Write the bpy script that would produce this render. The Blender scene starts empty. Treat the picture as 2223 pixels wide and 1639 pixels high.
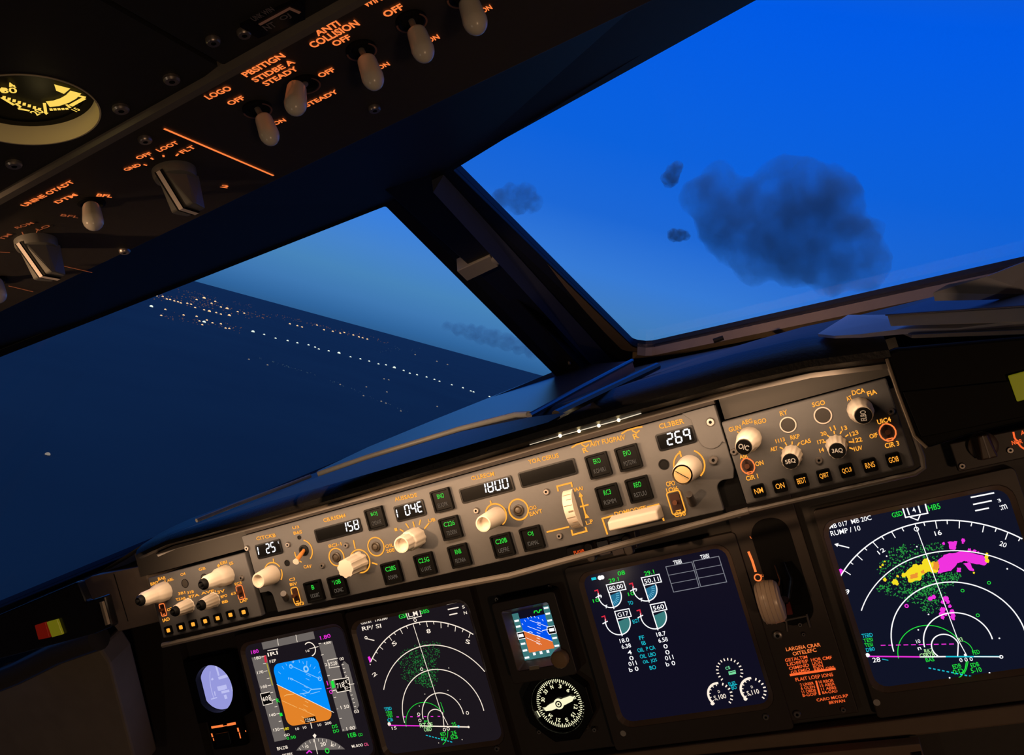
import bpy, bmesh, math, random
import numpy as np
from mathutils import Matrix, Vector
A = np.array
random.seed(7)
SC = bpy.context.scene
COL = SC.collection

# ---------------------------------------------------------------- camera (solved from the photograph: position, turn, focal length)
W_PX, H_PX, FOC = 2223, 1639, 1725.78
CAM = A([0.3082, -0.8164, 1.403])
ROT = A([[0.88876011, 0.28155323, -0.36170878], [-0.28432227, -0.2803379, -0.91682687], [-0.35953625, 0.91768101, -0.16910129]])
cd = bpy.data.cameras.new('camera'); cam = bpy.data.objects.new('camera', cd); COL.objects.link(cam)
r_, d_, f_ = ROT
cam.matrix_world = Matrix(((r_[0], -d_[0], -f_[0], CAM[0]), (r_[1], -d_[1], -f_[1], CAM[1]), (r_[2], -d_[2], -f_[2], CAM[2]), (0, 0, 0, 1)))
cd.sensor_width = 36; cd.lens = FOC / W_PX * 36; cd.clip_start = 0.01; cd.clip_end = 1e6
SC.camera = cam

def ray(u, v):
    d = ROT.T @ A([(u - W_PX / 2) / FOC, (v - H_PX / 2) / FOC, 1.0])
    return d / np.linalg.norm(d)
def hit(u, v, P, n):
    d = ray(u, v)
    return CAM + d * (np.dot(A(P) - CAM, n) / np.dot(d, n))
def srgb(r, g, b):
    return tuple(((c / 255) / 12.92 if c <= 10 else ((c / 255 + 0.055) / 1.055) ** 2.4) for c in (r, g, b)) + (1,)

# ---------------------------------------------------------------- sky, lamps, exposure
h1, h2 = ray(427, 608), ray(1070, 783)              # two points of the horizon: the aircraft is banked and climbing
UP = np.cross(h1, h2); UP /= np.linalg.norm(UP)
if UP[2] < 0: UP = -UP
wd = bpy.data.worlds.new('dusk_sky'); SC.world = wd; wd.use_nodes = True
nt = wd.node_tree; nt.nodes.clear()
def nd(t, x, **k):
    n = t.nodes.new(x)
    for a, b in k.items(): setattr(n, a, b)
    return n
tc = nd(nt, 'ShaderNodeTexCoord'); dot = nd(nt, 'ShaderNodeVectorMath', operation='DOT_PRODUCT')
dot.inputs[1].default_value = tuple(UP)
nt.links.new(tc.outputs['Generated'], dot.inputs[0])
mr = nd(nt, 'ShaderNodeMapRange'); mr.inputs['From Min'].default_value = -0.02; mr.inputs['From Max'].default_value = 1.0
nt.links.new(dot.outputs['Value'], mr.inputs['Value'])
cr = nd(nt, 'ShaderNodeValToRGB'); e = cr.color_ramp
def stop(i, elev, c):
    pos = (math.sin(math.radians(elev)) + 0.02) / 1.02
    s = e.elements[i] if i < 2 else e.elements.new(pos)
    s.position = pos; s.color = srgb(*c)
SKY = [(-1.1, (36, 80, 124)), (90, (88, 106, 156)), (0.5, (50, 105, 163)), (1.8, (64, 122, 182)), (3.5, (72, 134, 190)), (5.5, (70, 134, 208)), (8, (58, 130, 226)), (12, (30, 108, 222)), (17, (12, 100, 226)), (27, (0, 92, 234)), (32, (20, 90, 210)), (42, (58, 100, 178)), (60, (84, 108, 166))]
e.elements[0].position = 0; e.elements[1].position = 1
for i, (el, c) in enumerate(SKY):
    if el == 90: e.elements[1].color = srgb(*c); continue
    stop(i, el, c)
nt.links.new(mr.outputs['Result'], cr.inputs['Fac'])
bg = nd(nt, 'ShaderNodeBackground'); bg.inputs['Strength'].default_value = 1.0
wo = nd(nt, 'ShaderNodeOutputWorld')
nt.links.new(cr.outputs['Color'], bg.inputs['Color']); nt.links.new(bg.outputs['Background'], wo.inputs['Surface'])
SC.view_settings.view_transform = 'Standard'; SC.view_settings.look = 'None'
SC.view_settings.gamma = 1; SC.view_settings.exposure = 0.0; SC.view_settings.use_curve_mapping = False
SC.cycles.use_denoising = True; SC.cycles.max_bounces = 8; SC.cycles.transparent_max_bounces = 12; SC.cycles.sample_clamp_indirect = 4

def area_lamp(name, loc, target, sx, sy, watts, col, spread=180):
    l = bpy.data.lights.new(name, 'AREA'); l.shape = 'RECTANGLE'; l.size = sx; l.size_y = sy; l.energy = watts; l.color = col
    l.spread = math.radians(spread)
    o = bpy.data.objects.new(name, l); COL.objects.link(o); o.location = loc
    o.rotation_euler = (Vector(target) - Vector(loc)).to_track_quat('-Z', 'X').to_euler()
    return o
# the flood strip under the glareshield lip, then three unseen warm fill lights
area_lamp('glareshield_flood_lamp', (-0.02, -0.280, 1.2350), (-0.02, -0.232, 1.17), 0.010, 0.66, 0.60, (1, 0.65, 0.40))
area_lamp('added_panel_fill', (0.88, -1.6, 1.08), (0.0, -0.05, 0.95), 0.12, 0.12, 2.0, (1, 0.60, 0.34))  # added fill behind the camera, warms the instrument panel and its ledge
area_lamp('added_sill_fill', (-0.45, -1.1, 1.60), (0.22, 0.16, 1.175), 0.03, 0.03, 0.30, (1, 0.58, 0.30), 26)  # added narrow spot that brightens the window sill and reveal
area_lamp('added_overhead_fill', (-0.45, -1.5, 1.10), (0.0, -0.4, 1.45), 0.05, 0.05, 0.34, (1, 0.78, 0.56))  # added fill from below that brightens the overhead toggles

# ---------------------------------------------------------------- materials
MATS = {}
def mat(name, col, rough=0.5, metal=0.0, emit=None, strength=1.0, noise=0.0, nscale=60.0, spec=0.5, bump=0.0, coat=0.0, sample=True, trans=0.0):
    if name in MATS: return MATS[name]
    m = bpy.data.materials.new(name); m.use_nodes = True; t = m.node_tree
    b = t.nodes['Principled BSDF']
    b.inputs['Base Color'].default_value = col; b.inputs['Roughness'].default_value = rough; b.inputs['Metallic'].default_value = metal
    b.inputs['Specular IOR Level'].default_value = spec; b.inputs['Coat Weight'].default_value = coat
    if trans: b.inputs['Transmission Weight'].default_value = trans
    if emit: b.inputs['Emission Color'].default_value = emit; b.inputs['Emission Strength'].default_value = strength
    if noise or bump:
        tcd = nd(t, 'ShaderNodeTexCoord'); no = nd(t, 'ShaderNodeTexNoise'); no.inputs['Scale'].default_value = nscale; no.inputs['Detail'].default_value = 5
        t.links.new(tcd.outputs['Object'], no.inputs['Vector'])
        if noise:
            mx = nd(t, 'ShaderNodeMix', data_type='RGBA')
            mx.inputs['A'].default_value = tuple(c * (1 - noise) for c in col[:3]) + (1,); mx.inputs['B'].default_value = tuple(min(1, c * (1 + noise)) for c in col[:3]) + (1,)
            t.links.new(no.outputs['Fac'], mx.inputs['Factor']); t.links.new(mx.outputs['Result'], b.inputs['Base Color'])
        if bump:
            bp = nd(t, 'ShaderNodeBump'); bp.inputs['Strength'].default_value = bump; bp.inputs['Distance'].default_value = 0.001
            t.links.new(no.outputs['Fac'], bp.inputs['Height']); t.links.new(bp.outputs['Normal'], b.inputs['Normal'])
    if emit and not sample: m.cycles.emission_sampling = 'NONE'
    MATS[name] = m
    return m
def glow(name, rgb, strength=1.0, sample=False):
    return mat(name, (0.01, 0.01, 0.01, 1), 0.6, emit=srgb(*rgb), strength=strength, sample=sample, spec=0.1)

GREY = mat('brown_grey_panel_paint', (0.093, 0.092, 0.094, 1), 0.55, noise=0.06, nscale=240, bump=0.08)
BROWN = mat('dull_brown_panel_paint', (0.13, 0.10, 0.075, 1), 0.6, noise=0.12, nscale=120, bump=0.1)
DARKP = mat('dark_instrument_panel_paint', (0.05, 0.043, 0.038, 1), 0.55, noise=0.15, nscale=150, bump=0.1)
OHP = mat('overhead_panel_paint', (0.033, 0.028, 0.023, 1), 0.6, noise=0.15, nscale=200, bump=0.12)
CHAM = mat('bezel_chamfer_lit_tone', (0.17, 0.12, 0.09, 1), 0.4, noise=0.1, nscale=80)  # lighter brown than the bezel face: light on the chamfers put into the colour
BEZ = mat('dark_brown_bezel', (0.052, 0.039, 0.033, 1), 0.45, noise=0.1, nscale=80)
BLACK = mat('black_plastic', (0.006, 0.006, 0.006, 1), 0.55, spec=0.12)
BTNBLK = mat('matt_black_button', (0.004, 0.004, 0.004, 1), 0.45, spec=0.08)
BLACKG = mat('black_gloss', (0.006, 0.006, 0.007, 1), 0.22)
VINYL = mat('black_leatherette', (0.010, 0.010, 0.011, 1), 0.45, noise=0.3, nscale=400, bump=0.3, spec=0.35)
DECK = mat('dark_blue_deck_cover', (0.085, 0.085, 0.085, 1), 0.6, noise=0.3, nscale=30, bump=0.12, spec=0.35)
DECKG = mat('polished_black_deck', (0.008, 0.012, 0.03, 1), 0.26, noise=0.25, nscale=12, bump=0.05, spec=0.8)
EDGE = mat('grey_rubber_edge', (0.17, 0.19, 0.21, 1), 0.5, noise=0.1, nscale=60)
CREAM = mat('cream_knob_plastic', (0.72, 0.64, 0.53, 1), 0.45, noise=0.05, nscale=90)
WHITE = mat('white_toggle_plastic', (0.74, 0.70, 0.62, 1), 0.25, noise=0.04, nscale=60)
GREYKNOB = mat('grey_knob_plastic', (0.32, 0.30, 0.28, 1), 0.4)
STEEL = mat('steel_screw', (0.32, 0.29, 0.27, 1), 0.35, metal=0.8)
RAIL = mat('worn_grey_rail', (0.17, 0.15, 0.13, 1), 0.4, noise=0.12, nscale=70)
SCREEN = mat('dark_lcd_glass', (0.008, 0.008, 0.012, 1), 0.12, emit=srgb(26, 21, 27), strength=1.0, spec=0.06, sample=False)
SCREENB = mat('dark_blue_lcd_glass', (0.008, 0.008, 0.014, 1), 0.12, emit=srgb(14, 13, 30), strength=1.0, spec=0.06, sample=False)
SCREENN = mat('navy_lcd_glass', (0.008, 0.008, 0.014, 1), 0.12, emit=srgb(14, 18, 36), strength=1.0, spec=0.06, sample=False)
LCD = mat('black_lcd_window', (0.004, 0.004, 0.004, 1), 0.15, spec=0.4)
AMBER = glow('amber_backlit_legend', (255, 166, 54), 1.15)
ORANGE = glow('orange_backlit_legend', (255, 128, 62), 1.05)
ORDIM = glow('dim_orange_legend', (150, 74, 40), 0.9)
REDOR = glow('red_orange_legend', (255, 104, 48), 1.0)
WHT = glow('white_display_glow', (255, 240, 222), 1.0)
WHTP = glow('pure_white_display_glow', (250, 250, 252), 1.1)
GRN = glow('green_display_glow', (34, 226, 64), 1.0)
GRND = glow('green_radar_glow', (32, 130, 56), 1.0)
CYN = glow('cyan_display_glow', (24, 196, 214), 1.0)
MAG = glow('magenta_display_glow', (240, 50, 222), 1.0)
YEL = glow('yellow_display_glow', (246, 222, 36), 1.0)
REDL = glow('red_display_glow', (214, 40, 64), 1.0)
TAPE = glow('grey_display_tape', (108, 101, 97), 1.0, True)
SKYB = glow('blue_display_sky', (0, 142, 250), 1.0, True)
EARTH = glow('orange_brown_display_ground', (226, 130, 40), 1.0, True)
TEAL = glow('teal_display_fill', (56, 122, 122), 1.0, True)
TEALB = glow('teal_blue_display_fill', (34, 108, 142), 1.0, True)
DGREY = glow('dim_grey_legend', (96, 86, 76), 1.0)
LINEG = glow('grey_display_line', (128, 130, 140), 0.9)
BLK = glow('black_display_box', (8, 7, 8), 1.0)
GAUGE = glow('yellow_gauge_glow', (255, 214, 92), 1.0, True)
PALE = glow('pale_cream_dial_glow', (252, 248, 204), 1.0, True)
LAV = glow('lavender_clock_glow', (150, 152, 220), 1.0, True)
LAVL = glow('light_lavender_clock_glow', (188, 190, 240), 1.0)
LAMP = glow('warm_bulb_glow', (255, 224, 160), 6.0, True)
REDLENS = mat('dark_red_lens', (0.30, 0.012, 0.008, 1), 0.3, emit=srgb(74, 8, 2), strength=1.0)
YELLENS = mat('yellow_lens', (0.25, 0.23, 0.02, 1), 0.35, emit=srgb(84, 82, 10), strength=1.0)

# ---------------------------------------------------------------- frames, mesh builder
class Frame:
    def __init__(s, O, ex, ey):
        s.O, s.ex, s.ey = A(O, float), A(ex, float), A(ey, float); s.n = np.cross(s.ex, s.ey)
    def loc(s, p, z=0.0):
        X = hit(p[0], p[1], s.O + s.n * z, s.n) - s.O
        return A([X @ s.ex, X @ s.ey])
    def world(s, x, y, z=0.0):
        return s.O + s.ex * x + s.ey * y + s.n * z
    def shifted(s, z):
        return Frame(s.O + s.n * z, s.ex, s.ey)
    def pts(s, L, z=0.0):
        return [s.loc(p, z) for p in L]
t1, t2, t3 = math.radians(15.1668), math.radians(14.1292), math.radians(20)
MIP = Frame((0, 0, 1.0), (1, 0, 0), (0, math.sin(t1), math.cos(t1)))                       # main instrument panel
MCP = Frame((0, -0.2237, 1.2256), (1, 0, 0), (0, math.sin(t2), math.cos(t2)))               # glareshield panel
OVH = Frame((0.1026, -0.4623, 1.4964), (1, 0, 0), (0, -math.cos(t3), math.sin(t3)))         # forward overhead panel, facing down
GND = Frame((0, 0, 0), (1, 0, 0), (0, 1, 0))                                                # the cabin's own axes

_fc = {}
TS = [1.0]; LWS = [0.85]; RS = [1.0]        # lettering, line and ring sizes of the panel being drawn
def text_geo(s, bold):
    k = (s, bold)
    if k not in _fc:
        c = bpy.data.curves.new('glyphs', 'FONT'); c.body = s; c.resolution_u = 3; c.offset = bold
        o = bpy.data.objects.new('glyphs', c); COL.objects.link(o)
        m = bpy.data.meshes.new_from_object(o)
        V = A([v.co[:2] for v in m.vertices]) if len(m.vertices) else np.zeros((0, 2))
        Fs = [tuple(p.vertices) for p in m.polygons]
        bpy.data.objects.remove(o); bpy.data.curves.remove(c); bpy.data.meshes.remove(m)
        _fc[k] = (V, Fs)
    return _fc[k]

class MB:
    def __init__(s): s.v, s.f, s.m, s.sm = [], [], [], []; s.mats = []; s.cur = 0
    def use(s, m):
        if m not in s.mats: s.mats.append(m)
        s.cur = s.mats.index(m); return s
    def face(s, idx, smooth=False): s.f.append(tuple(idx)); s.m.append(s.cur); s.sm.append(smooth)
    def add(s, P):
        b = len(s.v); s.v.extend([tuple(map(float, p)) for p in P]); return b
    def poly(s, P, z=0.0, up=True):
        P = [A(p[:2]) for p in P]
        ar = sum(P[i][0] * P[(i + 1) % len(P)][1] - P[(i + 1) % len(P)][0] * P[i][1] for i in range(len(P)))
        if (ar < 0) == up: P = P[::-1]
        b = s.add([(p[0], p[1], z) for p in P]); s.face(range(b, b + len(P))); return s
    def prism(s, P, z0, z1):
        P = [A(p[:2]) for p in P]; n = len(P)
        ar = sum(P[i][0] * P[(i + 1) % n][1] - P[(i + 1) % n][0] * P[i][1] for i in range(n))
        if ar < 0: P = P[::-1]
        b = s.add([(p[0], p[1], z0) for p in P] + [(p[0], p[1], z1) for p in P])
        s.face(range(b + n, b + 2 * n)); s.face(range(b + n - 1, b - 1, -1))
        for i in range(n): j = (i + 1) % n; s.face((b + i, b + j, b + n + j, b + n + i))
        return s
    def loft(s, P, z0, Q, z1, cap=True):     # two outlines with equal point counts
        n = len(P); ar = sum(P[i][0] * P[(i + 1) % n][1] - P[(i + 1) % n][0] * P[i][1] for i in range(n))
        if ar < 0: P, Q = P[::-1], Q[::-1]
        b = s.add([(p[0], p[1], z0) for p in P] + [(p[0], p[1], z1) for p in Q])
        if cap: s.face(range(b + n, b + 2 * n))
        for i in range(n): j = (i + 1) % n; s.face((b + i, b + j, b + n + j, b + n + i))
        return s
    def frame(s, Po, Pi, z0, z1):            # a plate with a hole: outlines with equal point counts, counter-clockwise
        n = len(Po)
        b = s.add([(p[0], p[1], z1) for p in Po] + [(p[0], p[1], z1) for p in Pi] + [(p[0], p[1], z0) for p in Po] + [(p[0], p[1], z0) for p in Pi])
        for i in range(n):
            j = (i + 1) % n
            s.face((b + i, b + j, b + n + j, b + n + i)); s.face((b + 2 * n + j, b + 2 * n + i, b + 3 * n + i, b + 3 * n + j))
            s.face((b + 2 * n + i, b + 2 * n + j, b + j, b + i)); s.face((b + n + i, b + n + j, b + 3 * n + j, b + 3 * n + i))
        return s
    def ring(s, c, r0, r1, z=0.0, a0=0.0, a1=360.0, n=48):
        full = abs(a1 - a0) >= 360; k = max(3, int(n * abs(a1 - a0) / 360)) + 1
        aa = [math.radians(a0 + (a1 - a0) * i / (k - 1)) for i in range(k)]
        b = s.add([(c[0] + r * math.cos(a), c[1] + r * math.sin(a), z) for a in aa for r in (r0, r1)])
        for i in range(k - 1):
            q = (b + 2 * i, b + 2 * i + 1, b + 2 * i + 3, b + 2 * i + 2); s.face(q if a1 > a0 else q[::-1])
        return s
    def disc(s, c, r, z=0.0, n=32):
        return s.poly([(c[0] + r * math.cos(i * 2 * math.pi / n), c[1] + r * math.sin(i * 2 * math.pi / n)) for i in range(n)], z)
    def line(s, P, w, z=0.0, closed=False):
        P = [A(p[:2], float) for p in P]
        if closed: P = P + [P[0]]
        n = len(P); L, Rr = [], []
        for i in range(n):
            a = P[i] - P[i - 1] if i > 0 else (P[1] - P[0] if not closed else P[0] - P[-2])
            b = P[i + 1] - P[i] if i < n - 1 else (P[-1] - P[-2] if not closed else P[1] - P[0])
            a = a / (np.linalg.norm(a) + 1e-12); b = b / (np.linalg.norm(b) + 1e-12)
            t = a + b
            if np.linalg.norm(t) < 1e-6: t = b
            t /= np.linalg.norm(t); nn = A([-t[1], t[0]]); k = w / 2 / max(0.35, abs(nn @ A([-b[1], b[0]])))
            L.append(P[i] + nn * k); Rr.append(P[i] - nn * k)
        q = s.add([(p[0], p[1], z) for p in Rr] + [(p[0], p[1], z) for p in L])
        for i in range(n - 1): s.face((q + i, q + i + 1, q + n + i + 1, q + n + i))
        return s
    def lathe(s, c, prof, n=32, flute=0.0, fn=0, cap0=False, cap1=True, smooth=True):
        b0 = len(s.v)
        for (r, z) in prof:
            s.add([(c[0] + r * (1 + (flute * (1 if (int(i * fn * 2 / n) % 2) else -1) if fn else 0)) * math.cos(2 * math.pi * i / n), c[1] + r * (1 + (flute * (1 if (int(i * fn * 2 / n) % 2) else -1) if fn else 0)) * math.sin(2 * math.pi * i / n), z) for i in range(n)])
        for k in range(len(prof) - 1):
            for i in range(n):
                j = (i + 1) % n; s.face((b0 + k * n + i, b0 + k * n + j, b0 + (k + 1) * n + j, b0 + (k + 1) * n + i), smooth)
        if cap1: s.face(range(b0 + (len(prof) - 1) * n, b0 + len(prof) * n))
        if cap0: s.face(range(b0 + n - 1, b0 - 1, -1))
        return s
    def tube(s, P, r, n=10, cap=True):
        P = [A(p, float) for p in P]; r = r if isinstance(r, (list, tuple)) else [r] * len(P); rows = []
        ref = None
        for i, p in enumerate(P):
            t = P[min(i + 1, len(P) - 1)] - P[max(i - 1, 0)]; t /= np.linalg.norm(t)
            if ref is None: ref = A([0, 0, 1.0]) if abs(t[2]) < 0.9 else A([1.0, 0, 0])
            a = np.cross(ref, t); a /= np.linalg.norm(a); b = np.cross(t, a); ref = b
            rows.append(s.add([p + r[i] * (a * math.cos(2 * math.pi * k / n) + b * math.sin(2 * math.pi * k / n)) for k in range(n)]))
        for i in range(len(P) - 1):
            for k in range(n): j = (k + 1) % n; s.face((rows[i] + k, rows[i] + j, rows[i + 1] + j, rows[i + 1] + k), True)
        if cap:
            s.face([rows[0] + k for k in range(n - 1, -1, -1)]); s.face([rows[-1] + k for k in range(n)])
        return s
    def ball(s, c, r, n=12, sx=1.0):
        m = n // 2 + 1
        rows = []
        for i in range(1, m):
            a = math.pi * i / m
            rows.append(s.add([(c[0] + r * math.sin(a) * math.cos(2 * math.pi * k / n), c[1] + r * math.sin(a) * math.sin(2 * math.pi * k / n), c[2] + r * math.cos(a)) for k in range(n)]))
        tp, bt = s.add([(c[0], c[1], c[2] + r)]), s.add([(c[0], c[1], c[2] - r)])
        for i in range(len(rows) - 1):
            for k in range(n): j = (k + 1) % n; s.face((rows[i] + j, rows[i] + k, rows[i + 1] + k, rows[i + 1] + j), True)
        for k in range(n):
            j = (k + 1) % n; s.face((tp, rows[0] + k, rows[0] + j), True); s.face((bt, rows[-1] + j, rows[-1] + k), True)
        return s
    def hexa(s, P8):                           # eight corners: bottom four ccw seen from above, then top four
        b = s.add(P8)
        for q in ((3, 2, 1, 0), (4, 5, 6, 7), (0, 1, 5, 4), (1, 2, 6, 5), (2, 3, 7, 6), (3, 0, 4, 7)): s.face([b + i for i in q])
        return s
    def text(s, fr, st, p1, p2, h, z=0.0004, bold=0.022, squeeze=1.0):
        """The string st along the middle line from pixel p1 to p2 on the frame's plane; h: letter height in metres."""
        a, b = fr.loc(p1), fr.loc(p2)
        return s.text2(st, a, b, h * TS[0], z, bold)
    def text2(s, st, a, b, h, z=0.0004, bold=0.022):
        V, Fs = text_geo(st, bold)
        if not len(V): return s
        a, b = A(a), A(b); t = b - a; w = np.linalg.norm(t); t = t / w; u = A([-t[1], t[0]])
        lo, hi = V.min(0), V.max(0); sx = w / (hi[0] - lo[0]); sy = h / (hi[1] - lo[1])
        q = s.add([tuple(a + t * (v[0] - lo[0]) * sx + u * ((v[1] - lo[1]) * sy - h / 2)) + (z,) for v in V])
        for fc in Fs: s.face([q + i for i in fc])
        return s
    def digits(s, st, a, b, h, z, w=0.16, slant=0.10):
        """Seven-segment figures from a to b (local points of the middle line)."""
        SEG = {'0': 'abcdef', '1': 'bc', '2': 'abged', '3': 'abgcd', '4': 'fgbc', '5': 'afgcd', '6': 'afgedc', '7': 'abc', '8': 'abcdefg', '9': 'abcfg', 'E': 'afged', '|': 'ef', 'u': 'afg'}
        q_ = w * h; a, b = A(a), A(b); n = len(st); t = b - a; L = np.linalg.norm(t); t /= L; u = A([-t[1], t[0]])
        cw = (L - slant * h - q_) / (n - 0.36) if n > 1 else L; dw = cw * 0.64; q = w * h
        for i, ch in enumerate(st):
            if ch not in SEG: continue
            o = a + t * cw * i
            P = lambda x, y: o + t * (x * dw + slant * y * h) + u * (y - 0.5) * h
            pos = {'a': ((0.1, 1), (0.9, 1)), 'd': ((0.1, 0), (0.9, 0)), 'g': ((0.1, .5), (0.9, .5)), 'b': ((1, .97), (1, .54)), 'c': ((1, .46), (1, .03)), 'f': ((0, .97), (0, .54)), 'e': ((0, .46), (0, .03))}
            for g in SEG[ch]: s.line([P(*pos[g][0]), P(*pos[g][1])], q, z)
        return s
    def build(s, name, m=None, fr=GND, origin=(0, 0, 0), parent=None, bevel=0.0, seg=2, smooth_angle=None):
        if m is not None: s.mats = s.mats or [m]
        me = bpy.data.meshes.new(name)
        V = A(s.v) - A(origin)
        if parent is None and fr is not GND: pass
        me.from_pydata(V.tolist(), [], s.f)
        for mm in s.mats: me.materials.append(mm)
        for p, k, sm in zip(me.polygons, s.m, s.sm): p.material_index = k; p.use_smooth = sm
        if smooth_angle:
            for p in me.polygons: p.use_smooth = True
            me.set_sharp_from_angle(angle=math.radians(smooth_angle))
        elif any(s.sm): me.set_sharp_from_angle(angle=math.radians(40))
        me.update()
        o = bpy.data.objects.new(name, me); COL.objects.link(o)
        if bevel:
            bv = o.modifiers.new('edge', 'BEVEL'); bv.width = bevel; bv.segments = seg; bv.limit_method = 'ANGLE'; bv.angle_limit = math.radians(40)
        if parent is not None: o.parent = parent
        return o

def rrect(c, w, h, r, n=4, ang=0.0):
    P = []
    for (sx, sy, a0) in ((1, 1, 0), (-1, 1, 90), (-1, -1, 180), (1, -1, 270)):
        for i in range(n + 1):
            a = math.radians(a0 + 90 * i / n); P.append((sx * (w / 2 - r) + r * math.cos(a), sy * (h / 2 - r) + r * math.sin(a)))
    ca, sa = math.cos(ang), math.sin(ang)
    return [A([c[0] + x * ca - y * sa, c[1] + x * sa + y * ca]) for x, y in P]
def quadbox(fr, Q, z=0.0):
    """Centre, width, height of the upright rectangle that best fits four photographed corners TL, TR, BR, BL on the frame."""
    a, b, c, d = fr.pts(Q, z); return (a + b + c + d) / 4, (b[0] - a[0] + c[0] - d[0]) / 2, (a[1] - d[1] + b[1] - c[1]) / 2
def arc3(p, q, r, n=40):
    """Points of the circle arc through three local points."""
    ax, ay = p; bx, by = q; cx, cy = r; d = 2 * (ax * (by - cy) + bx * (cy - ay) + cx * (ay - by))
    ux = ((ax * ax + ay * ay) * (by - cy) + (bx * bx + by * by) * (cy - ay) + (cx * cx + cy * cy) * (ay - by)) / d
    uy = ((ax * ax + ay * ay) * (cx - bx) + (bx * bx + by * by) * (ax - cx) + (cx * cx + cy * cy) * (bx - ax)) / d
    R = math.hypot(ax - ux, ay - uy); a0, a1, a2 = (math.atan2(y - uy, x - ux) for x, y in (p, q, r))
    def unw(a, ref):
        while a - ref > math.pi: a -= 2 * math.pi
        while a - ref < -math.pi: a += 2 * math.pi
        return a
    a0 = unw(a0, a1); a2 = unw(a2, a1)
    if (a0 - a1) * (a2 - a1) > 0: a2 += 2 * math.pi if a1 > a0 else -2 * math.pi
    return [A([ux + R * math.cos(a0 + (a2 - a0) * i / n), uy + R * math.sin(a0 + (a2 - a0) * i / n)]) for i in range(n + 1)], (ux, uy), R

class Thing:
    """An Empty at the thing's base on its mounting plane; parts are children built in the plane's own coordinates."""
    def __init__(s, name, label, cat, fr=GND, c=(0, 0), z=0.0, group=None):
        s.fr = fr; s.o0 = A([c[0], c[1], z])
        o = s.o = bpy.data.objects.new(name, None); COL.objects.link(o); o.empty_display_size = 0.02
        w = fr.world(*s.o0); M = Matrix(((fr.ex[0], fr.ey[0], fr.n[0], w[0]), (fr.ex[1], fr.ey[1], fr.n[1], w[1]), (fr.ex[2], fr.ey[2], fr.n[2], w[2]), (0, 0, 0, 1)))
        o.matrix_world = M
        o['label'] = label; o['category'] = cat
        if group: o['group'] = group
    def part(s, name, mb, m=None, parent=None, label=None, **k):
        p = mb.build(name, m, s.fr, s.o0, parent or s.o, **k)
        if label: p['label'] = label
        return p
def tag(o, label, cat, group=None, kind=None):
    o['label'] = label; o['category'] = cat
    if group: o['group'] = group
    if kind: o['kind'] = kind
    return o
def struct(o, kind='structure'):
    o['kind'] = kind; return o
def crop(x0, y0, s): return lambda x, y: (x0 + x / s, y0 + y / s)
cA, cB, cC, cD, cE = crop(280, 1100, 4.446), crop(640, 1020, 4.446), crop(960, 900, 4.275), crop(1260, 840, 4.552), crop(1540, 780, 4.446)
# ---------------------------------------------------------------- the setting: land far below, flight-deck shell, windscreens
R3 = A
LANDM = mat('night_farmland', (0.028, 0.046, 0.036, 1), 0.75, noise=0.5, nscale=0.0009, spec=0.35)
ALT = 550.0
u1 = np.cross(UP, [0, 1.0, 0]); u1 /= np.linalg.norm(u1); u2 = np.cross(UP, u1)
mb = MB().use(LANDM); c0 = CAM - UP * ALT
rings = [0, 800, 3000, 10000, 40000, 300000]; k = 72
b = mb.add([c0]); prev = None
for r in rings[1:]:
    q = mb.add([c0 + r * (u1 * math.cos(2 * math.pi * i / k) + u2 * math.sin(2 * math.pi * i / k)) for i in range(k)])
    for i in range(k):
        j = (i + 1) % k
        mb.face((b, q + i, q + j) if prev is None else (prev + i, q + i, q + j, prev + j))
    prev = q
struct(mb.build('ground'))

TOWNW = glow('warm_street_light', (255, 206, 150), 1.2); TOWNP = glow('white_street_light', (226, 240, 226), 1.2); TOWND = glow('dim_street_light', (150, 140, 128), 0.8)
cT = crop(200, 560, 2.47)
def land_point(p, lift):
    d = ray(*p); t = (ALT - lift) / -(d @ UP); return CAM + d * t, t
_tl = {}
def town_light(x, y, size, m, label, group):
    p = cT(x, y); P, t = land_point(p, 0); r = t * size / 2 / FOC
    if m.name not in _tl:
        o = MB().use(m).ball((0, 0, 0), 1.0, 8).build('street_light', m); _tl[m.name] = o
    else:
        o = _tl[m.name].copy(); COL.objects.link(o)
    o.location = P; o.scale = (r, r, r); tag(o, label, 'street light', group)
UPPER = [(345,205),(378,208),(400,222),(418,225),(440,232),(460,237),(475,243),(510,245),(530,250),(552,268),(600,280),(628,288),(560,225),(600,217),(690,265),(723,273),(665,295),(690,303),(735,310),(780,290),(815,298),(660,235),(640,245),(1060,355),(1100,365),(1125,372),(1205,362),(1243,387),(1290,395),(1330,405),(1352,402),(1400,415),(1430,425),(1450,430),(1475,437)]
ROWL = [(232,238),(317,262),(392,278),(370,310),(490,308),(560,315),(575,340),(600,345),(615,335),(590,360),(645,350),(690,355),(715,378),(735,380),(862,397),(922,412),(983,432),(1048,445),(1100,457),(1160,468),(1195,480),(1215,490),(1268,500),(1323,512),(1385,532),(1438,543),(1485,555),(1535,570),(1575,575),(1620,590),(1670,605),(1703,620),(1742,628),(1793,640),(1835,653),(1862,663),(1928,682),(1988,698),(2030,715),(2045,720),(2130,745)]
STRAY = [(1850,798),(1848,556),(1732,520),(1905,573),(1565,650),(1590,655),(1580,720),(1470,693),(1550,770),(1575,780),(1655,822),(840,545),(940,575),(1330,680),(1455,740)]
BIG = {(232,238),(317,262),(600,217),(723,273),(862,397),(1323,512),(1620,590),(628,288),(735,310),(600,345)}
for q in UPPER: town_light(*q, 6.5 if q in BIG else 4.4, TOWNW, 'warm street light in the bright band of the town just below the horizon', 'street lights of the upper band')
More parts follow.
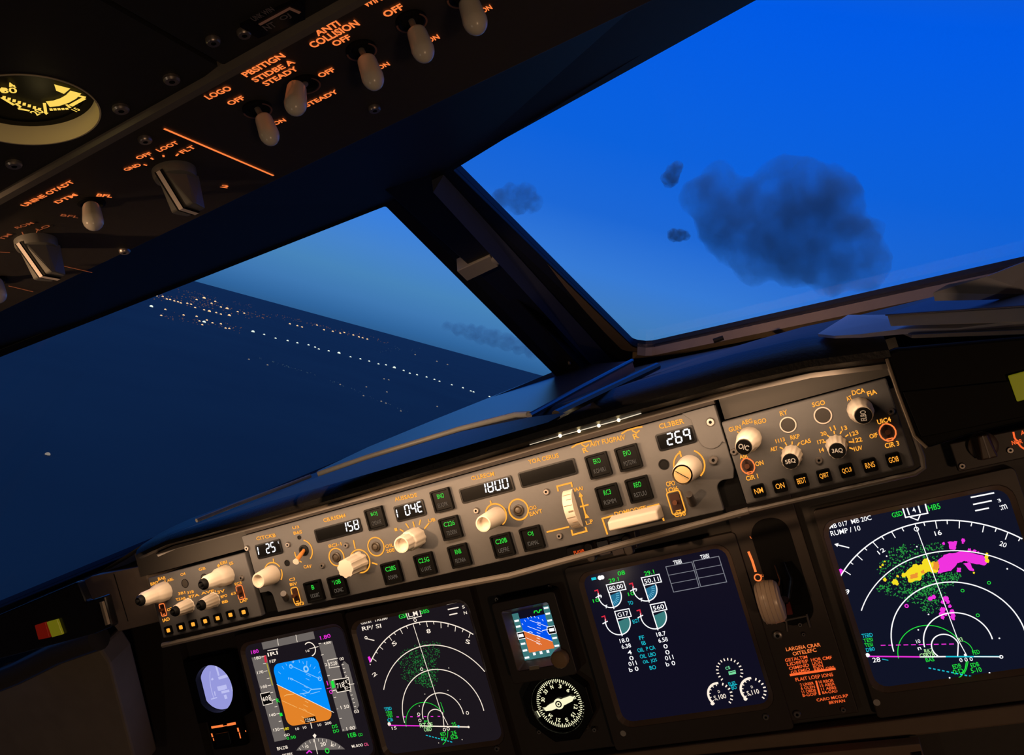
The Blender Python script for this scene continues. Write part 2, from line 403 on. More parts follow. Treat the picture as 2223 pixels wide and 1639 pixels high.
for q in ROWL: town_light(*q, 7 if q in BIG else 4.6, TOWNP if q in BIG or q[0] > 840 else TOWNW, 'street light in the long dotted row below the bright band of the town', 'street lights of the dotted row')
for q in STRAY: town_light(*q, 4.0, TOWND, 'faint lone street light on the dark land below the dotted row', 'faint lone street lights')
P, t = land_point((103, 987), 0)
o = _tl[TOWND.name].copy(); COL.objects.link(o); o.location = P; r = t * 4.5 / FOC; o.scale = (r * 1.3, r, r); tag(o, 'single pale street light alone on the darkest land under the overhead panel', 'street light')
mb = MB().use(TOWND); rnd = random.Random(3)
def smear(x0, y0, x1, y1, n, th, s0, s1):
    for _ in range(n):
        a = rnd.random(); xy = (x0 + (x1 - x0) * a, y0 + (y1 - y0) * a + rnd.gauss(0, th))
        if any(abs(xy[0] - q[0]) < 14 and abs(xy[1] - q[1]) < 6 for q in UPPER + ROWL + STRAY): continue
        P, t = land_point(cT(*xy), 0); mb.ball(P, t * rnd.uniform(s0, s1) / FOC, 6)
mb.use(glow('dim_brown_street_light', (120, 84, 66), 0.8)); smear(330, 200, 960, 325, 130, 11, 0.7, 1.5); smear(460, 190, 700, 250, 40, 8, .7, 1.4); smear(960, 300, 1600, 460, 90, 6, .6, 1.2); smear(360, 305, 800, 385, 60, 10, .7, 1.4); smear(430, 160, 860, 262, 40, 5, .5, 1.0)
mb.use(glow('dim_blue_street_light', (62, 84, 100), 0.8)); smear(880, 530, 1200, 630, 30, 3, .6, 1.2); smear(1260, 650, 1700, 830, 30, 4, .6, 1.3); smear(1500, 480, 1760, 500, 20, 8, .5, 1.0)
tag(mb.build('town_lights'), 'haze of countless tiny lights of a town seen from the air at dusk', 'lights', kind='stuff')

# clouds: lumpy bodies of dark vapour
def cloud(name, lumps, dist, dens, label, depth=0.6):
    mb = MB(); rr = random.Random(11)
    if len(lumps) < 8: lumps = lumps + [((a[0] + b2[0]) / 2 + rr.uniform(-4, 4), (a[1] + b2[1]) / 2 + rr.uniform(-4, 4), (a[2] + b2[2]) / 2 * rr.uniform(.7, 1)) for a, b2 in zip(lumps, lumps[1:])]
    mpp = dist / FOC
    cx = sum(l[0] for l in lumps) / len(lumps); cy = sum(l[1] for l in lumps) / len(lumps); ctr = CAM + ray(cx, cy) * dist
    for (u, v, rpx) in lumps:
        P = CAM + ray(u, v) * (dist + rr.uniform(-depth, depth) * rpx * mpp)
        mb.ball(P, rpx * mpp, 14)
    me = mb.build(name); me.data.transform(Matrix.Translation(-Vector(ctr))); me.location = ctr
    S = max(l[2] for l in lumps) * mpp
    rm = me.modifiers.new('merge', 'REMESH'); rm.mode = 'VOXEL'; rm.voxel_size = S / 9
    tex = bpy.data.textures.new(name + '_lumps', 'CLOUDS'); tex.noise_scale = S * 0.6; tex.noise_depth = 4
    dm = me.modifiers.new('lumps', 'DISPLACE'); dm.texture = tex; dm.strength = S * 0.5; dm.mid_level = 0.55; dm.texture_coords = 'LOCAL'
    m = bpy.data.materials.new(name + '_vapour'); m.use_nodes = True; t = m.node_tree; t.nodes.clear()
    out = nd(t, 'ShaderNodeOutputMaterial'); vs = nd(t, 'ShaderNodeVolumePrincipled')
    vs.inputs['Color'].default_value = (0.98, 0.90, 0.82, 1); vs.inputs['Anisotropy'].default_value = 0.0
    vs.inputs['Absorption Color'].default_value = (0.0, 0.0, 0.0, 1)
    tcx = nd(t, 'ShaderNodeTexCoord'); no = nd(t, 'ShaderNodeTexNoise'); no.inputs['Scale'].default_value = 1.6 / S; no.inputs['Detail'].default_value = 4
    t.links.new(tcx.outputs['Object'], no.inputs['Vector'])
    mrx = nd(t, 'ShaderNodeMapRange'); mrx.inputs['From Min'].default_value = 0.28; mrx.inputs['From Max'].default_value = 0.70; mrx.inputs['To Min'].default_value = 0.0; mrx.inputs['To Max'].default_value = dens / S
    t.links.new(no.outputs['Fac'], mrx.inputs['Value']); t.links.new(mrx.outputs['Result'], vs.inputs['Density']); t.links.new(vs.outputs['Volume'], out.inputs['Volume'])
    me.data.materials.clear(); me.data.materials.append(m)
    return tag(me, label, 'cloud')
cloud('cloud', [(1530,430,52),(1580,470,70),(1560,395,40),(1640,480,85),(1700,410,62),(1745,390,55),(1790,440,75),(1720,500,95),(1800,520,85),(1860,560,62),(1640,555,58),(1580,520,45),(1720,570,60),(1800,585,55),(1870,590,42),(1890,510,35),(1505,400,24)], 2500, 1.9, 'large dark cloud standing alone in the sky beyond the bigger window pane')
cloud('cloud', [(1455,388,20),(1462,372,17),(1470,360,13)], 2480, 1.5, 'small dark cloud wisp hanging off the upper tip of the large cloud')
cloud('cloud', [(1462,510,14),(1475,511,15),(1488,512,11)], 2480, 1.5, 'tiny dark cloud scrap beside the lower edge of the large cloud')
cloud('cloud', [(1085,430,22),(1110,425,28),(1140,420,26),(1155,438,24),(1125,442,26)], 2700, 0.75, 'small faint cloud beside the centre post, high in the bigger window pane')
cloud('cloud', [(970,708,12),(995,714,16),(1020,720,19),(1045,727,21),(1072,734,22),(1100,742,22),(1128,750,21),(1155,760,20)], 6000, 0.6, 'long flat dark cloud low over the horizon beside the centre post')

# windscreen planes
def wplane(x, top, bot, sw):
    X = A([1.0, 0, 0]); t_, b_ = hit(*top, [x, 0, 0], X), hit(*bot, [x, 0, 0], X)
    a = math.radians(25); ex = A([math.cos(a), sw * math.sin(a), 0]); ey = (t_ - b_) - ((t_ - b_) @ ex) * ex; ey /= np.linalg.norm(ey)
    return Frame(b_, ex, ey), t_, b_
WL, tl, bl = wplane(-0.055, (835, 443), (1207, 815), 1)
WR, tr, br = wplane(0.055, (985, 362), (1385, 757), -1)
GLASS = bpy.data.materials.new('window_glass'); GLASS.use_nodes = True; t = GLASS.node_tree; t.nodes.clear()
out = nd(t, 'ShaderNodeOutputMaterial'); mx = nd(t, 'ShaderNodeMixShader'); tb = nd(t, 'ShaderNodeBsdfTransparent'); gb = nd(t, 'ShaderNodeBsdfGlossy')
gb.inputs['Roughness'].default_value = 0.06; lw = nd(t, 'ShaderNodeLayerWeight'); lw.inputs['Blend'].default_value = 0.5
pw = nd(t, 'ShaderNodeMath', operation='POWER'); pw.inputs[1].default_value = 5; ma = nd(t, 'ShaderNodeMath', operation='MULTIPLY_ADD'); ma.inputs[1].default_value = 0.92; ma.inputs[2].default_value = 0.04
t.links.new(lw.outputs['Facing'], pw.inputs[0]); t.links.new(pw.outputs[0], ma.inputs[0]); t.links.new(ma.outputs[0], mx.inputs[0])
t.links.new(tb.outputs[0], mx.inputs[1]); t.links.new(gb.outputs[0], mx.inputs[2]); t.links.new(mx.outputs[0], out.inputs['Surface'])
WBLK = mat('black_window_frame_paint', (0.006, 0.007, 0.009, 1), 0.5, spec=0.3)
WBRN = mat('brown_window_frame_paint', (0.10, 0.075, 0.05, 1), 0.5, noise=0.15, nscale=50)
def round_poly(P, R, n=5):
    out = []
    for i in range(len(P)):
        p, a, b2 = A(P[i]), A(P[i - 1]), A(P[(i + 1) % len(P)]); r = R[i]
        da, db = (a - p) / np.linalg.norm(a - p), (b2 - p) / np.linalg.norm(b2 - p)
        ang = math.acos(max(-1, min(1, da @ db))); tlen = r / math.tan(ang / 2) if r else 0
        if not r: out += [p] * (n + 1); continue
        bis = (da + db) / np.linalg.norm(da + db); c = p + bis * (r / math.sin(ang / 2)); s, e2 = p + da * tlen, p + db * tlen
        for k2 in range(n + 1):
            q = s + (e2 - s) * k2 / n - c; out.append(c + q / np.linalg.norm(q) * r)
    return out
def window(name, fr, inner, outer, radii, lip, m, mlip, lipw):
    pi = round_poly(inner, radii); n = 6
    po = [A(p) for p in outer for _ in range(n)]
    mb = MB().use(m).frame(po, pi, -0.008, 0.0)
    w = struct(mb.build(name, None, fr, parent=None)); M = Matrix(((fr.ex[0], fr.ey[0], fr.n[0], fr.O[0]), (fr.ex[1], fr.ey[1], fr.n[1], fr.O[1]), (fr.ex[2], fr.ey[2], fr.n[2], fr.O[2]), (0, 0, 0, 1)))
    w.matrix_world = M
    c = sum(pi) / len(pi)
    big = [p + (p - c) / np.linalg.norm(p - c) * lipw for p in pi]
    struct(MB().use(WBLK).frame(big, pi, -0.002, 0.004).build('inner_rim', parent=w, bevel=0.001))
    if mlip is not WBLK:                                   # the painted sill ledge along the bottom and up the foot of the post side
        mlip = mat('brown_sill_paint', (0.14, 0.105, 0.06, 1), 0.5, noise=0.2, nscale=40); run = pi[2:6] + [A(inner[1])]; off = big[2:6] + [A(inner[1]) + A([0, -lipw])]
        q = MB().use(mlip); k = q.add([tuple(p) + (z,) for z in (-0.002, lip) for p in run + off]); n = len(run)
        for i in range(n - 1):
            for f in ((2 * n + i, 3 * n + i, 3 * n + i + 1, 2 * n + i + 1), (i, 2 * n + i, 2 * n + i + 1, i + 1), (3 * n + i, n + i, n + i + 1, 3 * n + i + 1)): q.face([k + j for j in f])
        struct(q.build('window_sill', parent=w))
        h_ = A(Rw[0]) * .62; ed = pi[:6][::-1] + [pi[0] + (h_ - pi[0]) * t_ for t_ in (.25, .5, .75, 1)]; wd_ = [.022] * 6 + [.020, .016, .010, .001]
        q = MB().use(WBRN); k = q.add([tuple(p) + (.0055,) for p in ed] + [tuple(p + A([-w2, -.002])) + (.0055,) for p, w2 in zip(ed, wd_)]); n = len(ed)
        for i in range(n - 1): q.face((k + i, k + i + 1, k + n + i + 1, k + n + i))
        struct(q.build('window_reveal', parent=w))
    struct(MB().use(GLASS).poly(pi, -0.005).build('glass_pane', parent=w))
    return w
Lw = WL.pts([(835, 443), (1207, 815)]); yb = np.mean([WL.loc(p)[1] for p in ((1207, 815), (690, 1030), (425, 1140))]); yt = WL.loc((835, 443))[1]; ytl = WL.loc((0, 770))
s_ = (ytl[1] - yt) / (ytl[0] - Lw[0][0])
ybl = WL.loc((0, 1315)); sb = (ybl[1] - 0) / ybl[0]
oL = lambda k: (Lw[0][0] * k + 0.012, Lw[0][1] * k)
window('window_1', WL, [(-0.95, 0 + sb * -0.95), (0, 0), Lw[0], (-0.95, yt + s_ * (-0.95 - Lw[0][0]))], [(-1.35, -0.5), oL(-0.9), oL(1.2), (-1.35, oL(1.2)[1])], [0.03, 0.004, 0.004, 0.03], 0.004, WBLK, WBLK, 0.02)
Rw = [WR.loc((985, 362)), WR.loc((1570, 0)), WR.loc((2223, 572))]
st_ = (Rw[1][1] - Rw[0][1]) / (Rw[1][0] - Rw[0][0]); sb2 = Rw[2][1] / Rw[2][0]
oR = lambda k: (Rw[0][0] * k - 0.012, Rw[0][1] * k)
window('window_2', WR, [(0, 0), (0.66, sb2 * 0.66), (0.66, Rw[0][1] + st_ * (0.66 - Rw[0][0])), Rw[0]], [oR(-0.9), (1.35, oR(-0.9)[1]), (1.35, oR(1.2)[1]), oR(1.2)], [0.022, 0.03, 0.03, 0.004], 0.016, WBLK, WBRN, 0.026)

# centre post between the two windscreens
def post_frame(b_, t_):
    e = t_ - b_; e = e - A([1, 0, 0]) * e[0]
    return Frame(b_, (1, 0, 0), e / np.linalg.norm(e))
PST, PSL = post_frame(br, tr), post_frame(bl, tl)
ct = (bl, br, tr, tl); dn = A([0, 0.05, 0.0]); dz = A([0, 0, -0.05])
mb = MB().use(WBLK)
low = [bl + (bl - tl) * 0.25, br + (br - tr) * 0.25]
X1 = A([1.0, 0, 0])
def post_half(p_lo, p_hi, w, wh):
    lo2, hi2 = p_lo + (p_lo - p_hi) * .25, p_hi + (p_hi - p_lo) * .1; dd = A([0, 0.03, 0]); sh = X1 * 0.012 * (1 if w > 0 else -1)
    a4 = [lo2, lo2 + X1 * w, hi2 + X1 * wh, hi2]
    q = mb.add([*a4, lo2 + sh + dd, lo2 + X1 * w + dd, hi2 + X1 * wh + dd, hi2 + sh + dd])
    for f in ((0, 1, 2, 3), (7, 6, 5, 4), (0, 4, 5, 1), (1, 5, 6, 2), (2, 6, 7, 3), (3, 7, 4, 0)): mb.face([q + i for i in (f if w > 0 else f[::-1])])
post_half(bl, tl, 0.040, 0.040); post_half(br, tr, -0.100, -0.068)
struct(mb.build('trim_1', bevel=0.002))
STRIPM = mat('blue_grey_satin_strip', (0.06, 0.07, 0.11, 1), 0.42, noise=0.1, nscale=40)
q4 = PST.pts([(937, 392), (963, 378), (1336, 790), (1303, 800)]); mb = MB().use(STRIPM)
k = mb.add([tuple(q4[0]) + (.013,), tuple(q4[1]) + (.001,), tuple(q4[2]) + (.001,), tuple(q4[3]) + (.013,), tuple(q4[0]) + (0,), tuple(q4[1]) + (0,), tuple(q4[2]) + (0,), tuple(q4[3]) + (0,)])
for f in ((3, 2, 1, 0), (0, 1, 5, 4), (1, 2, 6, 5), (2, 3, 7, 6), (3, 0, 4, 7)): mb.face([k + i for i in f])
o = mb.build('trim_2'); o.matrix_world = Matrix([[PST.ex[i], PST.ey[i], PST.n[i], PST.O[i]] for i in range(3)] + [[0, 0, 0, 1]]); struct(o)
cP = crop(820, 340, 3.1516)
T = Thing('compass_bracket', 'small grey bracket with a rounded hinge fixed across the black centre post', 'bracket', PSL, PSL.loc(cP(700, 740)), .004)
GBR = mat('grey_bracket_metal', (0.17, 0.17, 0.18, 1), 0.5)
mb = MB().use(GBR).prism(PSL.pts([cP(542, 785), cP(770, 680), cP(828, 752), cP(612, 853)], 0.022), 0.004, 0.022); T.part('flag', mb, bevel=0.001)
a = PSL.loc(cP(828, 705), 0.022); T.part('hinge', MB().use(GBR).lathe(a, [(0.0085, 0.004), (0.0085, 0.022), (0.006, 0.024)], 24), None)
T.part('screw', MB().use(STEEL).lathe(PSL.loc(cP(1310, 1408)), [(0.002, 0), (0.002, 0.003)], 12))

# roof: header above the windscreens, sloping overhead board, cabin ceiling
oe = lambda x, y: OVH.world(x - 0.1026, y, -0.03)
OHY = -0.058
mb = MB().use(mat('black_ceiling_lining', (0.011, 0.012, 0.014, 1), 0.5, noise=0.3, nscale=90, spec=0.45))
front = [A([-0.83, -0.405, 1.477]), tl + A([-.3, -.14, 0.0]), tl, tr, tr + A([0.3, -0.14, 0.006]), tr + A([0.66, -0.3077, 0.014])]
for i in range(len(front) - 1):
    p, q = front[i], front[i + 1]; a, b2 = oe(p[0], OHY), oe(q[0], OHY)
    k0 = mb.add([p, q, b2, a]); mb.face((k0, k0 + 1, k0 + 2, k0 + 3))
k0 = mb.add([oe(-1, OHY), oe(1, OHY), oe(1, 0.85), oe(-1, 0.85)]); mb.face((k0, k0 + 1, k0 + 2, k0 + 3))
e1 = oe(0, 0.85)
k0 = mb.add([(-1, e1[1], e1[2]), (1, e1[1], e1[2]), (1, -2.3, 1.95), (-1, -2.3, 1.95)]); mb.face((k0, k0 + 1, k0 + 2, k0 + 3))
struct(mb.build('ceiling'))
LIN = mat('grey_beige_sidewall_lining', (0.15, 0.135, 0.11, 1), 0.7, noise=0.15, nscale=40, bump=0.1)
def slab(name, a, b2):
    (x0, y0, z0), (x1, y1, z1) = a, b2
    return struct(MB().use(LIN).hexa([(x0, y0, z0), (x1, y0, z0), (x1, y1, z0), (x0, y1, z0), (x0, y0, z1), (x1, y0, z1), (x1, y1, z1), (x0, y1, z1)]).build(name))
slab('wall_left', (-1.04, -2.34, 0), (-1.0, -0.17, 2.0)); slab('wall_right', (1.0, -2.34, 0), (1.04, -0.17, 2.0)); slab('wall_back', (-1, -2.36, 0), (1, -2.3, 2.0))
o = slab('floor', (-1.04, -2.36, -0.05), (1.04, 0.55, 0.0)); o.data.materials[0] = mat('dark_floor_covering', (0.03, 0.03, 0.032, 1), 0.8, noise=0.2, nscale=200)
mb = MB().use(WBLK)                                   # the nose wall below the two sills, swept back like them
for P_, (xa, xb) in ((WL, (-1.04, 0.03)), (WR, (-0.03, 1.04))):
    pts4 = [A([x, P_.O[1] + (x - P_.O[0]) * P_.ex[1] / P_.ex[0] + .25, 0]) for x in (xa, xb)]; d_ = A([0, .04, 0])
    mb.hexa([pts4[0], pts4[1], pts4[1] + d_, pts4[0] + d_] + [q + A([0, 0, 1.08]) for q in (pts4[0], pts4[1], pts4[1] + d_, pts4[0] + d_)])
struct(mb.build('wall_front'))

# ---------------------------------------------------------------- glareshield
GS = Thing('glareshield', 'long black padded glareshield with lit lower lip under the windscreens', 'glareshield', GND, (0.0, -0.1), 1.22)
LIP = [(282,1232),(342,1197),(381,1180),(584,1127),(800,1067),(1048,995),(1186,954),(1383,898),(1607,838),(1757,805),(1935,783)]
YL = -0.265; lipw = [hit(*p, [0, YL, 0], A([0, 1.0, 0])) for p in LIP]
lipw[0] += A([0, 0.02, 0.0])
# section of the padded front: from the lip's lower edge up, over the roll and forward
sec = [(0.004, -0.001), (-0.004, 0.001), (-0.008, 0.006), (-0.008, 0.012), (-0.004, 0.0175), (0.004, 0.020), (0.03, 0.0195)]
mb = MB().use(VINYL); rows = []
RK = lambda x: .60 + .22 * min(1, max(0, (x + .2) / .25))          # the pad is slimmer towards the captain's end
for w in lipw: rows.append(mb.add([w + A([0, dy, dz_ * RK(w[0])]) for dy, dz_ in sec]))
for i in range(len(rows) - 1):
    for j in range(len(sec) - 1): mb.face((rows[i] + j, rows[i + 1] + j, rows[i + 1] + j + 1, rows[i] + j + 1), True)
GS.part('padded_front_edge', mb)
# top deck: from the roll to the window sills
nseg = len(lipw); mb = MB().use(DECK); fr0, fr1 = [], []
def sill_y(x):
    P = WL if x < 0 else WR; q = (x - P.O[0]) / P.ex[0]; q = min(q, 0) if x < 0 else max(q, 0)
    w = P.world(q, (sb if x < 0 else sb2) * q); return w
xs = [-0.8, -0.6, -0.45] + [w[0] for w in lipw] + [0.6, 0.8]
def lip_at(x):
    if x <= lipw[0][0]: return lipw[0] + A([x - lipw[0][0], 0.15 * (lipw[0][0] - x), -0.22 * (lipw[0][0] - x)])
    if x >= lipw[-1][0]: return lipw[-1] + A([x - lipw[-1][0], 0, 0])
    for a, b2 in zip(lipw, lipw[1:]):
        if a[0] <= x <= b2[0]: return a + (b2 - a) * (x - a[0]) / (b2[0] - a[0])
for x in xs:
    L = lip_at(x) + A([0, 0.03, 0.0195 * RK(x)]); Sx = sill_y(x); fr0.append(L); fr1.append(A([x, Sx[1] + (0.02 if x < 0.02 else 0.0), Sx[2] - (0.006 if x < 0.02 else 0.026)]))
mid = []
for x, L, Q_ in zip(xs, fr0, fr1):
    k_ = min(1, max(0, (x - .15) / .2)); mid.append(L * .45 + Q_ * .55 + A([0, 0, 0.009 * k_ * k_ * (3 - 2 * k_)]))
q0, q2, q1 = mb.add(fr0), mb.add(mid), mb.add(fr1)
for i in range(len(xs) - 1): mb.face((q0 + i, q0 + i + 1, q2 + i + 1, q2 + i), True); mb.face((q2 + i, q2 + i + 1, q1 + i + 1, q1 + i), True)
GS.part('top_deck', mb)
# lit metal flange under the lip
mb = MB().use(RAIL); rows = []
fs = [(0.004, 0.0), (-0.003, -0.0008), (-0.002, -0.0046), (0.008, -0.0050), (0.014, -0.002)]
for w in lipw[1:]: rows.append(mb.add([w + A([0, dy, dz_]) for dy, dz_ in fs]))
for i in range(len(rows) - 1):
    for j in range(len(fs)): jj = (j + 1) % len(fs); mb.face((rows[i] + j, rows[i] + jj, rows[i + 1] + jj, rows[i + 1] + j))
GS.part('metal_flange', mb)
# four little bulbs on the flange
for p in ((1216, 946), (1257, 936), (1300, 924), (1343, 912)):
    w = hit(*p, [0, YL - 0.006, 0], A([0, 1.0, 0])); GS.part('flood_bulb', MB().use(LAMP).ball(w, 0.0013, 10))
mb = MB().use(glow('warm_strip_glow', (255, 236, 205), 0.9, True)).tube([hit(*p, [0, YL - 0.004, 0], A([0, 1.0, 0])) for p in ((1150, 965), (1216, 946), (1343, 912), (1392, 897))], 0.00035, 8)
GS.part('light_strip', mb)
wl_ = A([hit(1275, 945, [0, -0.24, 0], A([0, 1.0, 0]))[0], -0.2365, 1.2350])
pl = bpy.data.lights.new('bulb_glow', 'AREA'); pl.shape = 'RECTANGLE'; pl.size = 0.004; pl.size_y = 0.10; pl.energy = 0.006; pl.spread = math.radians(44); pl.color = (1, 0.42, 0.1)
po = bpy.data.objects.new('bulb_glow', pl); COL.objects.link(po); po.location = wl_; po.rotation_euler = (Vector((0, 1, 0.0))).to_track_quat('-Z', 'X').to_euler()
# raised deck plate on the captain's side with its grey rubber nose
DKL = Frame((0, -.235, 1.2655), (1, 0, 0), A([0, 1, -.160]) / np.linalg.norm([0, 1, -.160]))
edge = DKL.pts([(690, 1032), (800, 994), (1000, 933), (1120, 903), (1149, 902)])
outl = edge + DKL.pts([(1260, 842), (1372, 783), (1290, 790), (1207, 805), (950, 908), (800, 970), (690, 1022)])
dp = GS.part('deck_plate', MB().use(DECKG).poly(outl, 0), label=None)
D3 = lambda p, z=0: DKL.world(p[0], p[1], z)
mb = MB().use(DECKG); q = mb.add([D3(p) for p in outl] + [D3(p, -.012) for p in outl]); n = len(outl)
ar = sum(outl[i][0] * outl[(i + 1) % n][1] - outl[(i + 1) % n][0] * outl[i][1] for i in range(n)); ii = list(range(n)) if ar > 0 else list(range(n - 1, -1, -1))
mb.face([q + i for i in ii]); mb.face([q + n + i for i in ii[::-1]])
for a_, b_ in zip(ii, ii[1:] + ii[:1]): mb.face((q + b_, q + a_, q + n + a_, q + n + b_))
bpy.data.objects.remove(dp); dp = GS.part('deck_plate', mb)
GS.part('rubber_nose', MB().use(EDGE).tube([D3(p, .001) for p in edge], 0.0024, 10), parent=dp)
GS.part('side_seal', MB().use(DECKG).tube([D3(p) for p in DKL.pts([(1149, 903), (1260, 842), (1372, 783)])], 0.0022, 8), parent=dp)
GS.part('ridge_strip', MB().use(BLACKG).tube([D3(p, -.002) for p in DKL.pts([(1205, 895), (1310, 845), (1425, 791)])], 0.0035, 8))
pad = DKL.pts([(330, 1178), (428, 1138), (560, 1088), (690, 1036), (800, 998), (1000, 938), (1149, 907), (1230, 897), (1190, 918), (1050, 958), (800, 1030), (584, 1090), (400, 1150)])
mb = MB().use(VINYL); q = mb.add([D3(p, .0004) for p in pad]); ar = sum(pad[i][0] * pad[(i + 1) % len(pad)][1] - pad[(i + 1) % len(pad)][0] * pad[i][1] for i in range(len(pad)))
mb.face([q + i for i in (range(len(pad)) if ar > 0 else range(len(pad) - 1, -1, -1))]); GS.part('front_pad', mb)
for p in ((1560, 739), (1692, 765)):
    w = hit(*p, [0, -0.1, 1.222], A([0, 0.12, 1.0])); GS.part('deck_vent', MB().use(BLACK).tube([w + A([-0.006, 0, 0.001]), w + A([0.006, 0.002, 0.001])], 0.003, 8))
# grey edge of the captain's sill
GS.part('sill_edge', MB().use(EDGE).tube([D3(p, .0015) for p in DKL.pts([(428, 1134), (520, 1097), (622, 1058), (675, 1037)])], 0.0016, 8))
KS = [0.76]
# ---------------------------------------------------------------- builders for things on the panels
def px_axis(fr, base, tip):
    """Foot of a knob on its panel and its height, from the photographed centres of its foot and its face."""
    b = fr.loc(base); best = min((np.linalg.norm(fr.loc(tip, h) - b), h) for h in np.linspace(0.006, 0.05, 90))
    return (fr.loc(tip, best[1]) + b) / 2, best[1]
def screw(T, fr, p, r=0.0022, z=0.0, parent=None):
    c = fr.loc(p) if not isinstance(p, np.ndarray) else p
    mb = MB().use(STEEL).lathe(c, [(r * 1.25, z), (r * 1.25, z + .0012), (r, z + .002), (r * .45, z + .002)], 14, cap1=False)
    mb.use(BLACK).lathe(c, [(r * .45, z + .002), (r * .4, z + .0008)], 6, smooth=False)
    T.part('screw', mb, parent=parent)
def rotary(T, fr, base, tip, prof, fl=(0, 0), cap='hollow', glyph='', name='rotary_knob', m=None, ang=0.0, h=None):
    c, hh = px_axis(fr, base, tip); hh = h or hh; m = m or CREAM; prof = [(r * KS[0], z) for r, z in prof]
    mb = MB().use(m); mb.lathe(c, [(r, z * hh) for r, z in prof], 48, fl[0], fl[1], cap1=cap in ('flat', 'glyph', 'cone'))
    rt = prof[-1][0]
    if cap == 'hollow':
        mb.lathe(c, [(rt, hh), (rt * .84, hh), (rt * .72, hh - .0035), (rt * .5, hh - .0045)], 32)
    k = T.part(name, mb, smooth_angle=35 if fl[1] else None)
    if cap == 'glyph':
        q = MB().use(BLACK).lathe(c, [(rt * .92, hh), (rt * .92, hh + .0012), (rt * .86, hh + .0016)], 28)
        q.use(mat('white_knob_print', (0.7, 0.7, 0.68, 1), 0.6)).text2(glyph, c + A([-rt * .6 * math.cos(ang), -rt * .6 * math.sin(ang)]), c + A([rt * .6 * math.cos(ang), rt * .6 * math.sin(ang)]), rt * .62, hh + .0019)
        T.part('knob_cap', q, parent=k, label='black cap with white lettering')
    if cap == 'cone':
        q = MB().use(BLACK).lathe(c, [(rt * .96, hh), (rt * .94, hh + .002), (rt * .62, hh + .0045), (rt * .60, hh + .0035), (rt * .3, hh + .0032), (rt * .25, hh + .006), (rt * .1, hh + .0062)], 28)
        T.part('knob_cap', q, parent=k, label='black push button in the knob face')
    if cap == 'slot':
        q = MB().use(mat('amber_knob_insert', (0.62, 0.44, 0.2, 1), 0.4)).lathe(c, [(rt * .84, hh - .0004), (rt * .3, hh - .0002)], 28)
        q.use(BLACK).line([c + A([-rt * .55, rt * .5]), c + A([rt * .5, -rt * .5])], .0006, hh + .0004); T.part('slotted_insert', q, parent=k)
    return k, c, hh
def push_button(T, fr, p, w, h, top, low='', tm=None, lm=None, z=0.004, wt=0.5, hh=None):
    c = fr.loc(p); mb = MB().use(BTNBLK)
    mb.frame(rrect(c, w, h, .0012), rrect(c, w * .86, h * .86, .0008), -.002, z)
    mb.loft(rrect(c, w * .86, h * .86, .0008), z, rrect(c, w * .8, h * .8, .0006), z - .0016)
    b = T.part('push_button', mb, label=None)
    if top == '##':
        T.part('button_legend', MB().use(AMBER).poly(rrect(c, w * .56, h * .46, .0009), z - .0012), parent=b)
    elif top:
        q = MB().use(tm or GRN).text2(top, c + A([-w * wt / 2, h * (.2 if low else 0)]), c + A([w * wt / 2, h * (.2 if low else 0)]), hh or h * .21, z - .0012, 0.004)
        T.part('button_legend', q, parent=b)
    if low:
        q = MB().use(lm or DGREY).text2(low, c + A([-w * .27, -h * .2]), c + A([w * .27, -h * .2]), h * .19, z - .0012, 0.0)
        T.part('button_caption', q, parent=b)
    return b
def lit_window(T, fr, Q, figs=None, fp=None, fh=0.011, dots=None):
    c, w, h = quadbox(fr, Q); mb = MB().use(BLACKG)
    mb.frame(rrect(c, w, h, .002), rrect(c, w - .0030, h - .0026, .001), -.002, .0014); mb.loft(rrect(c, w - .0030, h - .0026, .001), .0014, rrect(c, w - .0036, h - .0030, .001), .0006, cap=False)
    wdw = T.part('display_window', mb)
    T.part('window_glass', MB().use(LCD).poly(rrect(c, w - .0034, h - .0028, .001), .0008), parent=wdw)
    if figs:
        q = MB().use(WHTP)
        for st, a, b2, sz in figs: q.digits(st, fr.loc(a), fr.loc(b2), sz * .74, .0012, .15)
        T.part('lit_figures', q, parent=wdw)
    return wdw
def toggle_box(T, fr, p, w, h, m=AMBER, rnd=0.0015):
    c = fr.loc(p)
    mb = MB().use(mat('dark_red_brown_recess', (0.05, 0.016, 0.008, 1), 0.5)).prism(rrect(c, w * .72, h * .78, rnd), -.003, .0014)
    s = T.part('toggle_switch', mb)
    T.part('switch_outline', MB().use(m).line(rrect(c, w, h, rnd * 1.3), .0010, .0018, True), parent=s)
    q = MB().use(mat('dark_copper_lever', (0.16, 0.06, 0.03, 1), 0.4, metal=0.5)).tube([(c[0], c[1], 0), (c[0], c[1] + h * .02, .003), (c[0], c[1] + h * .04, .006)], [.0014, .0016, .0019], 10)
    q.use(m).line([c + A([-w * .2, -h * .36]), c + A([w * .2, -h * .36])], .0008, .0018)
    T.part('switch_lever', q, parent=s)

